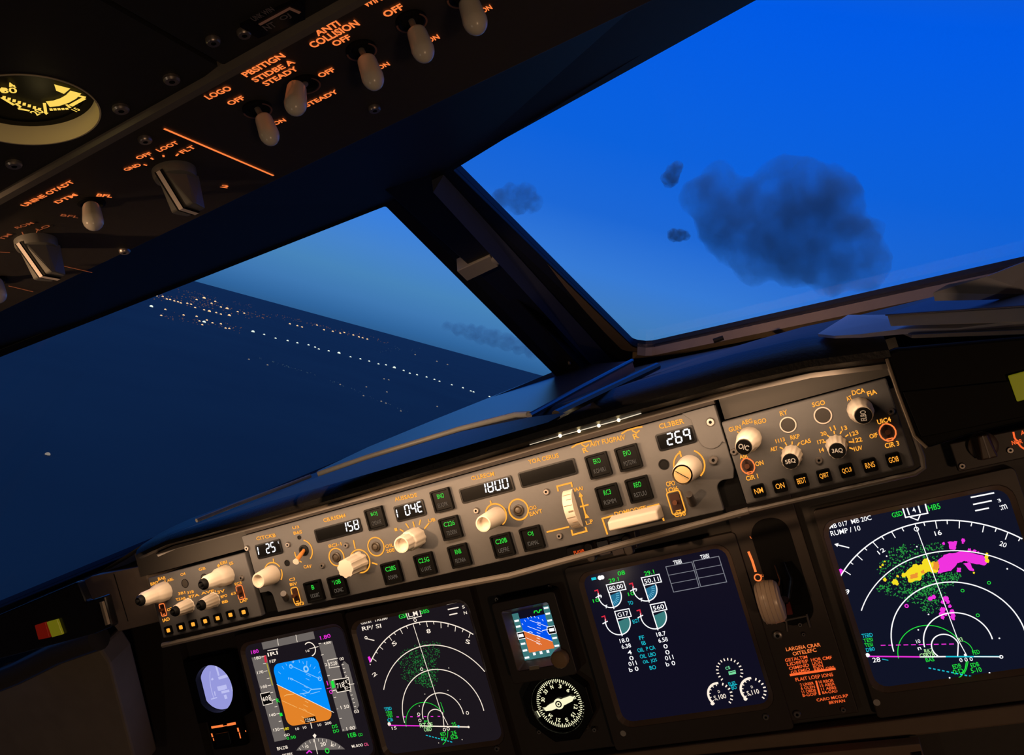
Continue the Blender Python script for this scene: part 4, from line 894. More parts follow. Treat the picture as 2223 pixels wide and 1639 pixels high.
it += [(GRN, 'text', 1, 'R', p_(1062, 958), p_(1098, 950), .009), (GRN, 'text', 1, '1', p_(1100, 1118), p_(1130, 1112), .0065), (GRN, 'text', 2, '0.50', p_(1180, 1390), p_(1284, 1370), .0062), (WHT, 'text', 1, 'GD', p_(1150, 1356), p_(1215, 1345), .005), (YEL, 'text', 1, '180', p_(1148, 1285), p_(1205, 1272), .006),
       (MAG, 'text', 1, '180', p_(772, 402), p_(856, 384), .0078), (WHT, 'line', 1, [p_(960, 382), p_(1080, 362)], .0012), (WHT, 'text', 1, 'IRI', p_(962, 430), p_(1076, 402), .0078), (WHT, 'text', 1, 'FZP', p_(985, 510), p_(1058, 492), .006)]
strokes(T, 'speed_tape', it)
it = [(TAPE, 'poly', 0, [p_(1545, 300), p_(1700, 268), p_(1982, 1278), p_(1820, 1312)]), (MAG, 'text', 1, '1.80', p_(1565, 238), p_(1682, 208), .0078), (WHT, 'text', 1, '4.000', p_(1605, 300), p_(1688, 284), .005), (WHT, 'arc', 1, [p_(1392, 312), p_(1510, 365), p_(1470, 440)], .0016), (WHT, 'line', 1, [p_(1440, 362), p_(1545, 335)], .001), (WHT, 'text', 1, '16', p_(1400, 388), p_(1440, 378), .005),
      (WHT, 'line', 1, [p_(1645, 492), p_(1768, 468)], .001), (WHT, 'line', 1, [p_(1665, 582), p_(1788, 562)], .001), (WHT, 'line', 1, [p_(1650, 495), p_(1672, 580)], .001), (WHT, 'text', 1, '1520', p_(1668, 540), p_(1758, 520), .0075), (WHT, 'text', 1, '2', p_(1618, 545), p_(1645, 540), .006),
      (BLK, 'poly', 1, [p_(1730, 718), p_(1890, 685), p_(1920, 832), p_(1765, 865)]), (WHT, 'line', 2, [p_(1700, 720), p_(1890, 690), p_(1918, 832), p_(1762, 862), p_(1745, 832), p_(1705, 845)], .0012), (WHT, 'text', 2, '718', p_(1755, 790), p_(1840, 768), .010), (WHT, 'text', 2, '15', p_(1835, 745), p_(1872, 735), .006), (WHT, 'text', 2, '87', p_(1845, 815), p_(1885, 805), .006), (WHT, 'line', 1, [p_(1895, 772), p_(1955, 762)], .001),
      (GRN, 'poly', 1, [p_(1685, 735), p_(1715, 720), p_(1740, 800), p_(1705, 818)]), (MAG, 'line', 1, [p_(1640, 730), p_(1655, 780)], .0018), (MAG, 'line', 1, [p_(1640, 820), p_(1690, 805)], .001), (MAG, 'ring', 1, p_(1688, 855), .0026, .001),
      (WHT, 'text', 1, '- 1 50', p_(1755, 1045), p_(1895, 1018), .007), (WHT, 'text', 1, '- 1 00', p_(1820, 1288), p_(1965, 1265), .007),
      (GRN, 'text', 1, 'DS', p_(1702, 1258), p_(1762, 1244), .0068), (GRN, 'text', 1, 'DO', p_(1715, 1312), p_(1780, 1296), .0068), (GRN, 'text', 1, '1EB', p_(1885, 1360), p_(1978, 1340), .0085), (GRN, 'text', 1, 'CO', p_(2002, 1352), p_(2050, 1342), .006), (WHT, 'text', 1, 'ML.BOO', p_(1928, 1482), p_(2055, 1462), .0055), (mat('display_pink', (0, 0, 0, 1), emit=srgb(246, 90, 140)), 'text', 1, 'OL', p_(2070, 1462), p_(2120, 1452), .0062)]
for x, y in ((1560, 300), (1590, 430), (1660, 668), (1735, 918), (1800, 1160)): it.append((WHT, 'line', 1, [p_(x - 14, y + 3), p_(x + 14, y - 3)], .0009))
strokes(T, 'altitude_tape', it)
it = [(TAPE, 'poly', 0, [p_(1808, 540), p_(1838, 500), p_(1890, 545), p_(2012, 1010), p_(1985, 1060), p_(1958, 1062)]), (WHT, 'text', 1, '00', p_(1788, 480), p_(1835, 470), .006), (WHT, 'text', 1, '03', p_(1955, 1085), p_(2008, 1075), .0065)]
for k in range(12): a = k / 11; it.append((WHT, 'line', 1, [p_(1812 + 142 * a, 545 + 480 * a), p_(1834 + 142 * a, 540 + 480 * a)], .0008))
strokes(T, 'climb_scale', it)
arc, cc, R0_ = arc3(*Fm.pts([p_(1290, 1530), p_(1500, 1388), p_(1850, 1515)]))
it = [(TAPE, 'lpoly', 0, [q for q in arc if True]), (WHT, 'line', 1, [p_(1495, 1395), p_(1535, 1570)], .0013), (WHT, 'poly', 1, [p_(1478, 1358), p_(1500, 1335), p_(1522, 1352), p_(1506, 1392)]), (WHT, 'text', 1, '20', p_(1568, 1462), p_(1628, 1448), .008), (WHT, 'text', 1, '40', p_(1685, 1475), p_(1725, 1465), .006), (WHT, 'text', 1, '10', p_(1395, 1490), p_(1430, 1480), .006), (MAG, 'line', 1, [p_(1408, 1560), p_(1440, 1530), p_(1470, 1555)], .002), (GRN, 'ring', 1, p_(1645, 1532), .0036, .0014), (WHT, 'text', 1, 'BN.DB', p_(1070, 1510), p_(1192, 1488), .0068), (WHT, 'text', 1, 'SPDBRK', p_(1130, 1585), p_(1250, 1562), .005)]
for a in np.linspace(.08, .92, 11):
    q = A(arc[int(a * 40)]); v = (A(cc) - q) / R0_; it.append((WHT, 'lline', 1, [q + v * .001, q + v * .005], .0008))
for x, y, s in ((1300, 1280, '10'), (1385, 1264, '10'), (1555, 1234, '10')): it.append((WHT, 'text', 1, s, p_(x - 18, y + 4), p_(x + 22, y - 4), .0052))
it += [(WHT, 'text', 1, '200', p_(1618, 1222), p_(1692, 1208), .0055), (WHT, 'line', 1, [p_(1455, 1208), p_(1470, 1275)], .0016)]
strokes(T, 'heading_rose', it)

# ---- the two navigation displays
TS[0], RS[0] = .63, .68
def nav(label, cx, cy, p_, big, ww):
    T, co, sz = display('navigation_display', label, cx, cy, S_, SH, SCREENN if big else SCREEN, bez=(.008, .012, .018, .0295), group='navigation displays')
    return T
T = nav('map screen with green speckles only, beside the small standby horizon', -.1796 - S_ / 2, -SH / 2, cND, False, WHT); NDL = T; p_ = cND
W1 = .0011
it = [(WHT, 'arc', 1, [p_(212, 690), p_(790, 276), p_(1258, 408)], .0015)]
arc, cc, R0_ = arc3(*Fm.pts([p_(212, 690), p_(790, 276), p_(1258, 408)]))
for k, (a, b2) in enumerate((((232, 652), (270, 682)), ((262, 585), (282, 600)), ((302, 530), (338, 562)), ((348, 482), (368, 494)), ((398, 428), (428, 470)), ((452, 392), (466, 412)), ((512, 352), (538, 402)), ((575, 322), (590, 350)), ((708, 290), (716, 312)), ((780, 282), (792, 332)), ((852, 282), (858, 306)), ((928, 290), (930, 345)), ((1002, 302), (1000, 332)), ((1078, 328), (1072, 378)), ((1155, 358), (1146, 384)), ((1228, 392), (1212, 442)))): it.append((WHT, 'line', 1, [p_(*a), p_(*b2)], .0010))
it += [(WHT, 'arc', 1, [p_(345, 972), p_(840, 516), p_(1375, 788)], .0013), (WHT, 'arc', 1, [p_(558, 1310), p_(880, 764), p_(1366, 1186)], .0013), (WHT, 'arc', 1, [p_(748, 1272), p_(915, 1004), p_(1158, 1220)], .0013), (WHT, 'arc', 1, [p_(830, 1340), p_(862, 1172), p_(935, 1200)], .0012), (WHT, 'line', 1, [p_(645, 305), p_(925, 1185), p_(1000, 1330)], .0010), (WHT, 'line', 1, [p_(945, 1200), p_(960, 1345)], .0012)]
it += [(WHT, 'text', 1, '8', p_(782, 378), p_(822, 370), .0085), (WHT, 'text', 1, 'S', p_(435, 515), p_(472, 485), .0085), (WHT, 'text', 1, 'S', p_(1180, 475), p_(1225, 490), .0085), (WHT, 'text', 1, '2', p_(232, 830), p_(270, 800), .0075), (WHT, 'dot', 1, p_(208, 715), .0011)]
strokes(T, 'range_arcs', it)
it = [(WHT, 'text', 1, 'GS181  TAS280', p_(112, 295), p_(382, 238), .0062), (WHT, 'text', 1, 'RP/ SI', p_(125, 352), p_(318, 318), .0085), (GRN, 'text', 1, 'GSI', p_(500, 230), p_(572, 212), .0092), (GRN, 'text', 1, 'SBS', p_(722, 178), p_(806, 160), .0092), (WHT, 'line', 1, [p_(570, 182), p_(592, 252), p_(728, 222), p_(710, 155)], .0012), (WHT, 'text', 1, 'L.M', p_(595, 210), p_(690, 190), .0105), (WHT, 'ring', 1, p_(665, 262), .0034, .0012),
      (WHT, 'line', 1, [p_(985, 102), p_(1120, 72)], .0017), (WHT, 'line', 1, [p_(998, 155), p_(1108, 132)], .0017), (WHT, 'line', 1, [p_(1014, 210), p_(1096, 192)], .0017), (WHT, 'text', 1, 'S', p_(1146, 130), p_(1170, 125), .006), (WHT, 'text', 1, 'N', p_(1162, 190), p_(1192, 184), .006), (WHT, 'line', 1, [p_(165, 450), p_(250, 470)], .0014), (WHT, 'ring', 1, p_(165, 442), .0033, .0013), (MAG, 'poly', 1, [p_(182, 640), p_(200, 630), p_(218, 662), p_(205, 702)])]
for x, y in ((732, 762), (702, 1222), (714, 1285), (1198, 1208), (964, 1378), (1002, 1370)): it.append((WHT, 'ring', 1, p_(x, y), .0032, .0011))
for x, y in ((765, 1016), (1000, 978), (1124, 1070), (708, 1138), (1008, 750), (1144, 1480), (905, 1514)): it.append((WHT, 'dot', 1, p_(x, y), .0009))
for k in range(7): it.append((MAG, 'line', 1, [p_(475 + k * 70, 1249 - k), p_(500 + k * 70, 1249 - k)], .0014))
it += [(MAG, 'line', 1, [p_(400, 1335), p_(720, 1340)], .0017), (WHT, 'line', 1, [p_(715, 1340), p_(1215, 1352)], .0017), (WHT, 'dot', 1, p_(402, 1322), .0038), (WHT, 'dot', 1, p_(1210, 1352), .0022), (CYN, 'dot', 1, p_(1108, 1346), .0026), (WHT, 'text', 1, '15', p_(428, 1366), p_(475, 1360), .0062)]
for k in range(9): it.append((CYN, 'line', 1, [p_(775 + k * 31, 1435 + k * 8.2), p_(795 + k * 31, 1440 + k * 8.2)], .0014))
it += [(CYN, 'text', 1, 'TEBD', p_(352, 1172), p_(425, 1160), .0066), (GRN, 'text', 1, 'TESI', p_(368, 1212), p_(428, 1202), .006), (GRN, 'text', 1, 'TEI', p_(378, 1245), p_(432, 1235), .006), (CYN, 'text', 1, 'CB', p_(384, 1284), p_(438, 1274), .0066), (GRN, 'text', 1, 'BVI', p_(758, 1296), p_(802, 1290), .004), (glow('pale_green_display_glow', (180, 240, 160), 1.0), 'text', 1, 'RT.SE', p_(712, 1336), p_(845, 1328), .009), (MATS['pale_green_display_glow'], 'text', 1, 'OBD', p_(755, 1378), p_(832, 1370), .0085), (GRN, 'text', 1, '25', p_(1040, 1328), p_(1082, 1320), .0078), (GRN, 'text', 1, 'ED', p_(925, 1428), p_(978, 1418), .0068), (GRN, 'text', 1, '3D', p_(930, 1475), p_(980, 1465), .0072), (GRN, 'text', 1, '25', p_(1032, 1415), p_(1084, 1405), .0068), (GRN, 'text', 1, 'ECB', p_(1030, 1460), p_(1098, 1448), .0078)]
grn_thin = GRN
it += [(GRN, 'arc', 1, [p_(575, 1350), p_(730, 1102), p_(925, 1180)], .0008), (GRN, 'line', 1, [p_(1000, 1385), p_(995, 1450), p_(975, 1500), p_(948, 1530)], .0009), (GRN, 'line', 1, [p_(925, 1100), p_(960, 1200)], .0008)]
strokes(T, 'route_symbols', it)
mb = MB().use(GRND); rr = random.Random(5)
EL = [((760, 600), (160, 120), 230), ((620, 680), (130, 130), 150), ((760, 760), (150, 120), 200), ((800, 860), (95, 95), 160), ((590, 830), (70, 60), 40), ((720, 880), (60, 40), 40), ((880, 500), (70, 20), 14)]
for (cx, cy), (rx, ry), n in EL:
    for _ in range(n):
        a, q = rr.uniform(0, 6.283), math.sqrt(rr.random()); mb.disc(Fm.loc(p_(cx + rx * q * math.cos(a), cy + ry * q * math.sin(a))), rr.uniform(.0003, .0007), GZ, 5)
o = T.part('radar_echoes', mb); o['kind'] = 'stuff'

TS[0], RS[0] = .56, .6
T = nav('map screen with large magenta and yellow radar patches, below the black hood', .2567 + S_ / 2, -SH / 2, cNR, True, WHTP); p_ = cNR
it = [(WHTP, 'arc', 1, [p_(212, 690), p_(965, 292), p_(1505, 425)], .0014)]
for a, b2 in (((238, 650), (284, 680)), ((280, 590), (302, 606)), ((328, 540), (368, 576)), ((382, 490), (400, 506)), ((440, 445), (480, 490)), ((505, 408), (522, 430)), ((575, 374), (602, 418)), ((648, 346), (662, 370)), ((805, 310), (812, 332)), ((888, 300), (898, 352)), ((970, 295), (972, 320)), ((1058, 300), (1056, 350)), ((1146, 312), (1140, 335)), ((1232, 330), (1222, 378)), ((1320, 350), (1312, 374)), ((1402, 380), (1384, 430)), ((1490, 418), (1478, 440))): it.append((WHTP, 'line', 1, [p_(*a), p_(*b2)], .0010))
it += [(WHTP, 'arc', 3, [p_(360, 935), p_(965, 510), p_(1700, 800)], .0012), (WHTP, 'arc', 3, [p_(590, 1225), p_(970, 732), p_(1530, 1100)], .0013), (WHTP, 'arc', 3, [p_(810, 1195), p_(1040, 950), p_(1292, 1138)], .0013), (WHTP, 'arc', 1, [p_(905, 1258), p_(915, 1108), p_(1050, 1170)], .0013), (WHTP, 'line', 3, [p_(742, 320), p_(1042, 1130), p_(1110, 1255)], .0009), (WHTP, 'line', 1, [p_(1050, 1165), p_(1045, 1260)], .0012),
       (WHTP, 'text', 1, '16', p_(882, 388), p_(930, 378), .0085), (WHTP, 'text', 1, '12', p_(480, 525), p_(524, 498), .0075), (WHTP, 'text', 1, '20', p_(1345, 455), p_(1392, 472), .0085), (WHTP, 'text', 1, '9', p_(240, 812), p_(276, 792), .0085), (WHTP, 'dot', 1, p_(216, 714), .001), (WHTP, 'ring', 1, p_(752, 355), .004, .0012)]
strokes(T, 'range_arcs', it)
it = [(WHTP, 'text', 1, 'MB 017  MB 20C', p_(130, 340), p_(430, 272), .0085), (WHTP, 'text', 1, 'RUMP / 10', p_(142, 388), p_(352, 346), .0095), (WHTP, 'line', 1, [p_(185, 466), p_(274, 488)], .0014), (WHTP, 'poly', 1, [p_(168, 462), p_(198, 454), p_(190, 482)]), (GRN, 'text', 1, 'GSD', p_(578, 258), p_(652, 240), .009), (GRN, 'text', 1, 'HB5', p_(836, 208), p_(920, 190), .010),
      (WHTP, 'line', 1, [p_(655, 208), p_(675, 272), p_(832, 242), p_(815, 176)], .0015), (WHTP, 'line', 1, [p_(685, 205), p_(702, 255)], .0014), (WHTP, 'line', 1, [p_(765, 190), p_(780, 240)], .0014), (WHTP, 'text', 1, '4', p_(722, 222), p_(745, 216), .009), (WHTP, 'line', 1, [p_(705, 270), p_(762, 292), p_(778, 255)], .0012),
      (WHTP, 'line', 1, [p_(1138, 130), p_(1305, 97)], .0016), (WHTP, 'line', 1, [p_(1155, 180), p_(1288, 153)], .0016), (WHTP, 'line', 1, [p_(1170, 225), p_(1268, 205)], .0016), (WHTP, 'text', 1, ':m', p_(1348, 205), p_(1395, 192), .0085), (WHTP, 'text', 1, '3', p_(1330, 155), p_(1352, 148), .006), (MAG, 'poly', 1, [p_(192, 645), p_(215, 636), p_(230, 648), p_(210, 690)])]
for k in range(10): it.append((MAG, 'line', 2, [p_(498 + k * 54, 1182 - k), p_(532 + k * 54, 1181 - k)], .0011))
for k in range(11): it.append((CYN, 'line', 2, [p_(838 + k * 32, 1342 + k * 6.4), p_(856 + k * 32, 1346 + k * 6.4)], .0014))
it += [(MAG, 'line', 1, [p_(400, 1260), p_(780, 1264)], .0016), (WHTP, 'line', 1, [p_(775, 1264), p_(960, 1262)], .0015), (CYN, 'line', 1, [p_(955, 1262), p_(1350, 1262)], .0016), (WHTP, 'line', 2, [p_(1160, 1262), p_(1352, 1264)], .0010), (WHTP, 'dot', 1, p_(405, 1252), .0036), (WHTP, 'ring', 1, p_(1355, 1264), .003, .0014), (WHTP, 'dot', 2, p_(1100, 1250), .0022), (WHTP, 'text', 1, '28', p_(440, 1288), p_(494, 1282), .0088), (CYN, 'line', 1, [p_(508, 1280), p_(552, 1288)], .001), (WHTP, 'text', 1, '0 0 0', p_(1058, 1288), p_(1152, 1278), .007),
       (CYN, 'text', 1, 'TEBD', p_(364, 1116), p_(440, 1106), .0072), (GRN, 'text', 1, 'TESI', p_(374, 1150), p_(440, 1140), .0068), (GRN, 'text', 1, 'TESI', p_(384, 1182), p_(440, 1174), .0068), (CYN, 'text', 1, 'DB0', p_(394, 1216), p_(454, 1206), .0068), (MATS['pale_green_display_glow'], 'text', 1, 'RK7', p_(808, 1224), p_(870, 1216), .007), (MATS['pale_green_display_glow'], 'text', 1, 'CFBTR', p_(775, 1256), p_(885, 1246), .0075), (GRN, 'text', 1, 'BAS', p_(818, 1288), p_(878, 1280), .007), (WHTP, 'text', 1, '10', p_(750, 1156), p_(778, 1150), .0068), (WHTP, 'text', 1, 'n', p_(762, 1208), p_(785, 1202), .005), (MATS['pale_green_display_glow'], 'text', 1, '83', p_(1048, 1145), p_(1080, 1138), .0075),
       (GRN, 'text', 1, 'FED', p_(1152, 1236), p_(1200, 1226), .0075), (GRN, 'text', 1, 'EDB', p_(1010, 1336), p_(1068, 1324), .0075), (GRN, 'text', 1, '0:D', p_(1012, 1374), p_(1086, 1360), .0085), (GRN, 'text', 1, 'EDB', p_(1138, 1326), p_(1196, 1314), .0075), (GRN, 'text', 1, '5-10', p_(1140, 1364), p_(1214, 1352), .0085), (GRN, 'arc', 1, [p_(625, 1275), p_(820, 1040), p_(1045, 1135)], .0009), (GRN, 'arc', 1, [p_(1080, 1150), p_(1125, 1175), p_(1155, 1235)], .0008), (GRN, 'line', 1, [p_(1108, 1295), p_(1100, 1345), p_(1075, 1395), p_(1035, 1430)], .0011), (GRN, 'line', 1, [p_(1120, 1295), p_(1108, 1350), p_(1090, 1385)], .0008)]
for x, y in ((1268, 737), (1080, 793), (1188, 968)): it.append((GRN, 'ring', 1, p_(x, y), .0028, .001))
for x, y in ((540, 548), (755, 480), (838, 962), (765, 1072), (1272, 1378), (988, 1413), (1398, 638), (1342, 1132)): it.append((WHTP, 'dot', 1, p_(x, y), .0013))
it.append((MAG, 'ring', 1, p_(682, 902), .0034, .0018))
strokes(T, 'route_symbols', it)
mb = MB(); rr = random.Random(9); gb1, gb2 = glow('green_radar_speck', (44, 160, 66), 1.0), GRND
EL = [((700, 530), (150, 70), 130), ((620, 640), (150, 90), 160), ((880, 480), (70, 30), 40), ((700, 780), (230, 60), 240), ((800, 830), (170, 60), 170), ((900, 720), (160, 60), 200), ((1000, 690), (70, 30), 60), ((850, 900), (70, 60), 70), ((520, 780), (50, 30), 24), ((880, 560), (60, 40), 40), ((660, 500), (30, 40), 16)]
for (cx, cy), (rx, ry), n in EL:
    for _ in range(n):
        a, q = rr.uniform(0, 6.283), math.sqrt(rr.random()); mb.use(gb1 if rr.random() < .5 else gb2).disc(Fm.loc(p_(cx + rx * q * math.cos(a), cy + ry * q * math.sin(a))), rr.uniform(.0003, .00085), GZ, 5)
o = T.part('radar_echoes', mb); o['kind'] = 'stuff'
mb = MB().use(MAG); zz = GZ + .00015
def ragged(P, amp=4, n=5, seed=1):
    rr = random.Random(seed); out = []
    for i in range(len(P)):
        a, b2 = A(P[i]), A(P[(i + 1) % len(P)])
        for k in range(n): q = a + (b2 - a) * k / n; out.append(p_(q[0] + rr.uniform(-amp, amp), q[1] + rr.uniform(-amp, amp)))
    return Fm.pts(out)
mb.poly(ragged([(905, 575), (960, 535), (1080, 512), (1230, 545), (1262, 580), (1240, 612), (1180, 605), (1120, 590), (1095, 580), (1040, 600), (1000, 650), (905, 672), (915, 620)]), zz)
mb.poly(ragged([(1085, 600), (1130, 592), (1165, 655), (1130, 650)], 3), zz).poly(ragged([(1040, 630), (1068, 632), (1068, 662), (1040, 662)], 3), zz).poly(ragged([(975, 445), (1040, 442), (1030, 505), (990, 500)], 4), zz)
for x, y, r in ((945, 458, 10), (1085, 435, 14), (1082, 452, 9), (1130, 505, 14), (1165, 512, 14), (1190, 520, 9), (850, 850, 18), (875, 838, 16), (962, 850, 22), (975, 870, 16), (940, 875, 14), (940, 930, 22), (930, 960, 20), (940, 985, 14), (990, 905, 14), (1005, 945, 20), (1012, 975, 20), (1015, 992, 12), (960, 960, 12)): mb.poly(ragged([(x + r * math.cos(k * 1.047), y + r * math.sin(k * 1.047)) for k in range(6)], 3, 2, x), zz)
mb.use(YEL)
mb.poly(ragged([(690, 645), (740, 605), (790, 610), (800, 575), (830, 560), (852, 590), (885, 585), (912, 610), (905, 660), (870, 668), (840, 655), (800, 680), (775, 720), (700, 738), (685, 690), (650, 690)], 5), zz + .0001)
for x, y, r in ((1250, 552, 16), (1255, 580, 16), (1252, 530, 9), (598, 730, 22), (612, 742, 14), (528, 715, 14), (662, 682, 18), (512, 610, 10), (495, 625, 8), (525, 585, 7), (620, 690, 10), (1160, 665, 8)): mb.poly(ragged([(x + r * math.cos(k * 1.047), y + r * math.sin(k * 1.047)) for k in range(6)], 3, 2, x), zz + .0001)
mb.use(glow('orange_radar_glow', (236, 146, 52), 1.0)).poly(ragged([(872, 590), (905, 585), (915, 620), (900, 650), (870, 640)], 3), zz + .0002).poly(ragged([(705, 682), (760, 665), (762, 700), (712, 712)], 4), zz + .0002).poly(ragged([(780, 655), (802, 645), (815, 670), (790, 672)], 3), zz + .0002)
T.part('weather_patches', mb)

# ---- engine display
TS[0], RS[0] = .56, .75
T, co, sz = display('engine_display', 'wide dark screen with four round engine dials, centre of the instrument panel', .0632, -SH / 2, S_, SH, SCREENB, bez=(.018, .016, .014, .0295)); p_ = cEI
def dial(c, r_, box, figs, red, fill, lit):
    it = []; cc = Fm.loc(p_(*c)); ang = lambda a: cc + r_ * A([math.cos(math.radians(a)), math.sin(math.radians(a))])
    it.append((fill, 'lpoly', 0, [cc] + [ang(a) for a in np.linspace(-85, 12, 24)]))
    it.append((WHTP, 'lline', 1, [ang(a) for a in np.linspace(-205, 12, 50)], .0014)); it.append((WHTP, 'lline', 1, [cc + A([0, .006]), cc + A([.0005, -r_ - .002])], .0014))
    x0, y0, x1, y1 = box; B = [p_(x0, y0), p_(x1, y0 - (x1 - x0) * .2), p_(x1 + 18, y1 - (x1 - x0) * .2), p_(x0 + 18, y1)]
    it += [(WHTP, 'line', 1, B, .0013, True), (WHTP, 'text', 1, figs, p_(x0 + 22, (y0 + y1) / 2 + 0), p_(x1 - 4, (y0 + y1) / 2 - (x1 - x0) * .17), .0092)]
    it += [(REDL, 'lline', 1, [ang(168) + A([-.003, .0060]), ang(168) + A([.001, .0064]), ang(172) + A([.001, .0015])], .0017), (WHTP, 'lline', 1, [ang(170) + A([-.004, -.0015]), ang(170) + A([.003, .0005])], .0013)]
    if lit:
        it += [(GRN, 'text', 1, '10', p_(c[0] - 125, c[1] + 40), p_(c[0] - 80, c[1] + 30), .0072), (WHTP, 'text', 1, '9', p_(c[0] - 76, c[1] + 8), p_(c[0] - 58, c[1] + 4), .007), (WHTP, 'text', 1, '7', p_(c[0] - 35, c[1] + 82), p_(c[0] - 15, c[1] + 78), .007)]
        sc_ = glow('pale_cyan_scale', (110, 190, 220), 1.0)
        for a in np.linspace(-75, 5, 7): it.append((sc_, 'lline', 1, [ang(a) * .55 + cc * .45, ang(a) * .82 + cc * .18], .0008))
    return it
it = dial((356, 455), .0138, (330, 375, 458, 432), '80.00', 1, TEALB, True) + dial((617, 405), .0138, (590, 322, 722, 378), '50.11', 1, TEALB, True) + dial((415, 650), .0148, (392, 572, 498, 628), 'G17', 1, TEAL, False) + dial((680, 605), .0148, (656, 522, 762, 578), '560', 1, TEAL, False)
it += [(GRN, 'text', 1, '29.1', p_(350, 345), p_(422, 330), .0082), (GRN, 'text', 1, '08', p_(415, 292), p_(468, 280), .0088), (GRN, 'text', 1, '29.1', p_(612, 292), p_(684, 276), .0088), (CYN, 'line', 1, [p_(220, 332), p_(255, 325)], .0035), (WHTP, 'dot', 1, p_(282, 322), .0036), (WHTP, 'dot', 1, p_(300, 318), .0034), (CYN, 'text', 1, 'TO', p_(492, 512), p_(528, 504), .0078), (CYN, 'text', 1, 'EGT', p_(526, 648), p_(578, 636), .0078)]
strokes(T, 'engine_dials', it)
it = []
for k, (a, b2) in enumerate((('18.0', '18.7'), ('6.38', '6.58'), ('4', '0'), ('0', '0'), ('011', '011'), ('b 0', 'b 0'))):
    x = 430 + k * 14 + (30 if k in (2, 3) else 0); y = 792 + k * 43; wv = 68 if k not in (2, 3) else 30
    it.append((WHTP, 'text', 1, a, p_(x + (10 if k == 4 else 0), y), p_(x + wv, y - wv * .19), .0088)); x2 = 703 + k * 14 + (24 if k in (2, 3) else 0); y2 = 745 + k * 44
    it.append((WHTP, 'text', 1, b2, p_(x2 + (8 if k == 4 else 0), y2), p_(x2 + wv, y2 - wv * .19), .0088))
for s, x0, y0, x1 in (('FF', 575, 770, 612), ('IB', 592, 808, 622), ('OIL  P CA', 562, 862, 692), ('OIL  LBO', 580, 908, 696), ('OIL  JQS', 603, 952, 706), ('BO', 652, 992, 698)): it.append((CYN, 'text', 1, s, p_(x0, y0), p_(x1, y0 - (x1 - x0) * .19), .0082))
strokes(T, 'number_columns', it)
it = []
for Q in ([(772, 240), (965, 204), (1020, 392), (830, 428)], [(975, 198), (1165, 162), (1224, 352), (1032, 388)]):
    it.append((LINEG, 'line', 1, [p_(*q) for q in Q], .0010, True))
    for f in (.335, .665):
        a = A(Q[0]) * (1 - f) + A(Q[3]) * f; b2 = A(Q[1]) * (1 - f) + A(Q[2]) * f; it.append((LINEG, 'line', 1, [p_(*a), p_(*b2)], .0008))
it += [(WHTP, 'text', 1, 'TBIBI', p_(828, 212), p_(888, 198), .0085), (WHTP, 'text', 1, 'TBIBI', p_(1030, 170), p_(1092, 156), .0085)]
strokes(T, 'message_boxes', it)
it = []
for cx, cy, rr_, fig in ((1175, 1190, 88, 'S,100'), (1420, 1155, 88, 'S,110')):
    cc = Fm.loc(p_(cx, cy)); R1 = .0130; ang = lambda a, r: cc + r * A([math.cos(math.radians(a)), math.sin(math.radians(a))])
    it.append((WHT, 'lline', 1, [ang(a, R1) for a in np.linspace(225, 82, 30)], .0028)); it.append((WHT, 'dot', 1, p_(cx - 58, cy + 66), .0026))
    for a in np.linspace(60, -50, 7): it.append((WHT, 'lline', 1, [ang(a, R1 * .86), ang(a, R1 * 1.08)], .0016))
    for a in np.linspace(210, 95, 6): it.append((WHT, 'lline', 1, [ang(a, R1 * .78), ang(a, R1 * .92)], .0012))
    it += [(WHT, 'text', 1, fig, p_(cx - 44, cy + 28), p_(cx + 44, cy + 10), .0105), (WHT, 'text', 1, 'D', p_(cx - 16, cy - 22), p_(cx - 2, cy - 25), .005)]
cc = Fm.loc(p_(1245, 1015)); 
for a in np.linspace(215, -35, 16): it.append((WHT, 'lline', 1, [cc + .0118 * A([math.cos(math.radians(a)), math.sin(math.radians(a))]), cc + .0146 * A([math.cos(math.radians(a)), math.sin(math.radians(a))])], .0014))
mint = glow('mint_display_glow', (120, 220, 160), 1.0)
it += [(mint, 'poly', 1, [p_(1236, 1018), p_(1288, 1006), p_(1294, 1034), p_(1242, 1044)]), (BLK, 'line', 2, [p_(1244, 1026), p_(1286, 1017)], .0007), (mint, 'text', 1, 'cs', p_(1215, 996), p_(1248, 986), .006), (CYN, 'text', 1, 'FUEL', p_(1238, 1112), p_(1296, 1100), .007), (CYN, 'line', 1, [p_(1245, 1124), p_(1302, 1113)], .0008), (CYN, 'text', 1, 'BO', p_(1260, 1142), p_(1296, 1132), .007)]
strokes(T, 'fuel_gauges', it)
pcx, pcy = T.o0[0], 0
T.part('white_dot', MB().use(mat('white_dot_paint', (0.55, 0.53, 0.50, 1), 0.5)).disc(Fm.loc(p_(455, 1478), .004), .0034, .0044))
screw(T, Fm, Fm.loc(p_(1515, 1355), .004), .003, .004)
NR = [o for o in bpy.data.objects if o.name.startswith('navigation_display')]
T2 = Thing.__new__(Thing); T2.fr = MIP; T2.o = NR[-1]; T2.o0 = A([.2567 + S_ / 2, -SH, 0])
T2.part('white_dot', MB().use(MATS['white_dot_paint']).disc(Fm.loc(cNR(470, 1590), .004), .0034, .0044))
screw(NDL, Fm, Fm.loc(cND(1500, 1572), .004), .003, .004)

